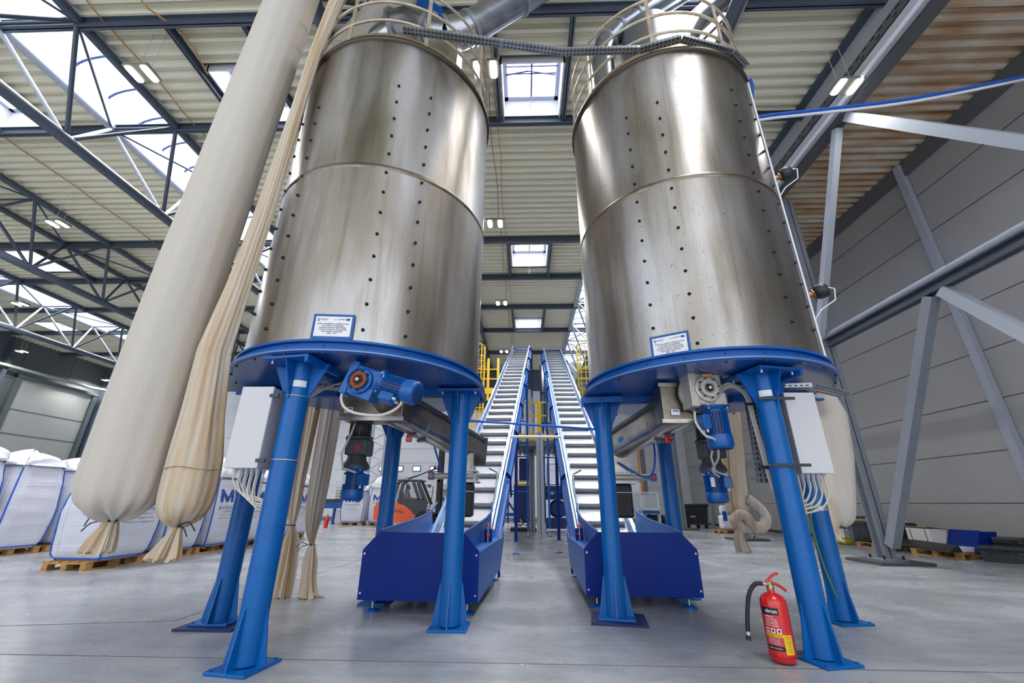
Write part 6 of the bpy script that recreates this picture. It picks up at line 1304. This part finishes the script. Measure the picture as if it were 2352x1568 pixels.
# ================================================================== FIRE EXTINGUISHER IN FRONT
ex = thing('fire_extinguisher', 'large red fire extinguisher with black hose beside the front leg of the right tank', 'fire extinguisher', (2.03, 4.03, 0))
EX, EY, ER = 2.03, 4.03, 0.098
MB().lathe([(0.0, 0.012), (0.06, 0.004), (0.085, 0.012), (ER, 0.045), (ER, 0.05), (ER, 0.40), (0.094, 0.43), (0.075, 0.458), (0.045, 0.476), (0.027, 0.482), (0.026, 0.51)], (EX, EY, 0), 48).build('cylinder', m_red, ex)
MB().lathe([(ER + 0.0015, 0.05), (ER + 0.002, 0.055), (ER + 0.0015, 0.06)], (EX, EY, 0), 48).build('bottom_weld', mat('red_ring', lin(170, 20, 20), 0.3), ex)
MB().lathe([(0.028, 0.505), (0.03, 0.53), (0.02, 0.545), (0.018, 0.56)], (EX, EY, 0), 20).build('valve', mat('valve_brass', lin(176, 148, 84), 0.35, 0.9), ex)
MB().path(crm([(EX - 0.035, EY, 0.545), (EX + 0.0, EY, 0.575), (EX + 0.05, EY, 0.612), (EX + 0.085, EY, 0.618)]), [0.011] * 18 + [0.008], 8).build('upper_lever', m_red, ex)
MB().path(crm([(EX - 0.02, EY, 0.555), (EX + 0.04, EY, 0.545), (EX + 0.09, EY, 0.52), (EX + 0.125, EY, 0.492)]), 0.011, 8).build('carry_handle', m_red, ex)
MB().tube((EX - 0.02, EY, 0.54), (EX - 0.075, EY, 0.545), 0.014, n=10).build('hose_coupling', m_zinc, ex)
hs = MB().path(crm([(EX - 0.06, EY, 0.545), (EX - 0.12, EY, 0.538), (EX - 0.18, EY, 0.47), (EX - 0.215, EY, 0.36), (EX - 0.235, EY, 0.26), (EX - 0.245, EY, 0.185)]), 0.0165, 14).build('hose', m_black, ex)
MB().tube((EX - 0.243, EY, 0.205), (EX - 0.245, EY, 0.18), 0.019, n=14).build('hose_ferrule', m_zinc, hs)
MB().tube((EX - 0.245, EY, 0.18), (EX - 0.25, EY, 0.145), 0.0175, 0.019, n=14).build('nozzle', m_black, hs)
MB().lathe([(0.012, 0), (0.012, 0.02)], (EX - 0.015, EY - 0.025, 0.53), 14, M.Rotation(pi / 2, 4, 'X')).build('pressure_gauge', m_zinc, ex)
av = atan2(-EY, -EX)   # direction facing the aisle
def ex_patch(a0, a1, z0, z1, m, name, off=0.0008, parent=ex):
    b = MB(); n = 16; r = ER + off
    for k in range(n):
        p0 = av + R_(a0 + (a1 - a0) * k / n); p1 = av + R_(a0 + (a1 - a0) * (k + 1) / n)
        b.add([V((EX + r * cos(p0), EY + r * sin(p0), z0)), V((EX + r * cos(p1), EY + r * sin(p1), z0)), V((EX + r * cos(p1), EY + r * sin(p1), z1)), V((EX + r * cos(p0), EY + r * sin(p0), z1))], [(0, 1, 2, 3)], True)
    return b.build(name, m, parent)
A0, A1 = -62, 14    # label spans this sector
dk = mat('label_black', lin(18, 22, 30), 0.4)
ex_patch(A0, A1, 0.335, 0.385, dk, 'black_band')
ex_patch(A0, A1 + 4, 0.185, 0.208, m_yellow, 'yellow_band', 0.001)
ex_patch(A1 + 2, A1 + 42, 0.075, 0.205, m_yellow, 'yellow_label', 0.001)
ex_patch(A0, A1 + 3, 0.095, 0.125, dk, 'black_band')
ex_patch(A0, A1 + 2, 0.13, 0.182, mat('label_pink', lin(196, 70, 76), 0.4), 'pink_text_block')
for k in range(3): ex_patch(A0 + 6 + k * 25, A0 + 24 + k * 25, 0.212, 0.243, m_paper, 'pictogram')
for k in range(3): ex_patch(A0 + 11 + k * 25, A0 + 20 + k * 25, 0.219, 0.236, m_ink, 'pictogram_figure', 0.0012)
def curved_text(txt, size, m, amid, z, name, bold=0.0, wx=1.0):
    o = text_mesh(txt, size, m, M.Identity(4), name, ex, bold=bold, ext=0.0002, wx=wx); r = ER + 0.0016
    a_ = av + R_(amid)
    for v in o.data.vertices:
        a = a_ + v.co.x / r; rr = r + v.co.z; v.co = V((EX + rr * cos(a), EY + rr * sin(a), z + v.co.y))
curved_text('cbron', 0.038, m_paper, -18, 0.349, 'brand_lettering', 0.0008)
curved_text('GAŚNICA', 0.014, m_paper, -30, 0.318, 'lettering', 0.0004)
for i, s in enumerate(('PROSZKOWA 6 kg', '1. ZERWAĆ PLOMBĘ', '2. SKIEROWAĆ WĄŻ', 'NACISNĄĆ DŹWIGNIĘ')): curved_text(s, 0.010, m_paper, -24, 0.302 - i * 0.015, 'lettering', 0.0003)
curved_text('NIE GASIĆ URZĄDZEŃ POD NAPIĘCIEM', 0.007, m_ink, -24, 0.194, 'lettering', 0.0002)
curved_text('KZWM OGNIOCHRON', 0.009, m_paper, -24, 0.107, 'lettering', 0.0002)
for i in range(5): curved_text('ŚRODEK GAŚNICZY PROSZEK', 0.006, m_paper, -24, 0.172 - i * 0.009, 'lettering')
for i, s in enumerate(('KONTROLA', '2011 / 2012', 'ROK  MIES.', '2012 / 2013', 'DATA', '2013 / 2014', 'PODPIS')): curved_text(s, 0.0085, m_ink, 36, 0.188 - i * 0.016, 'lettering')
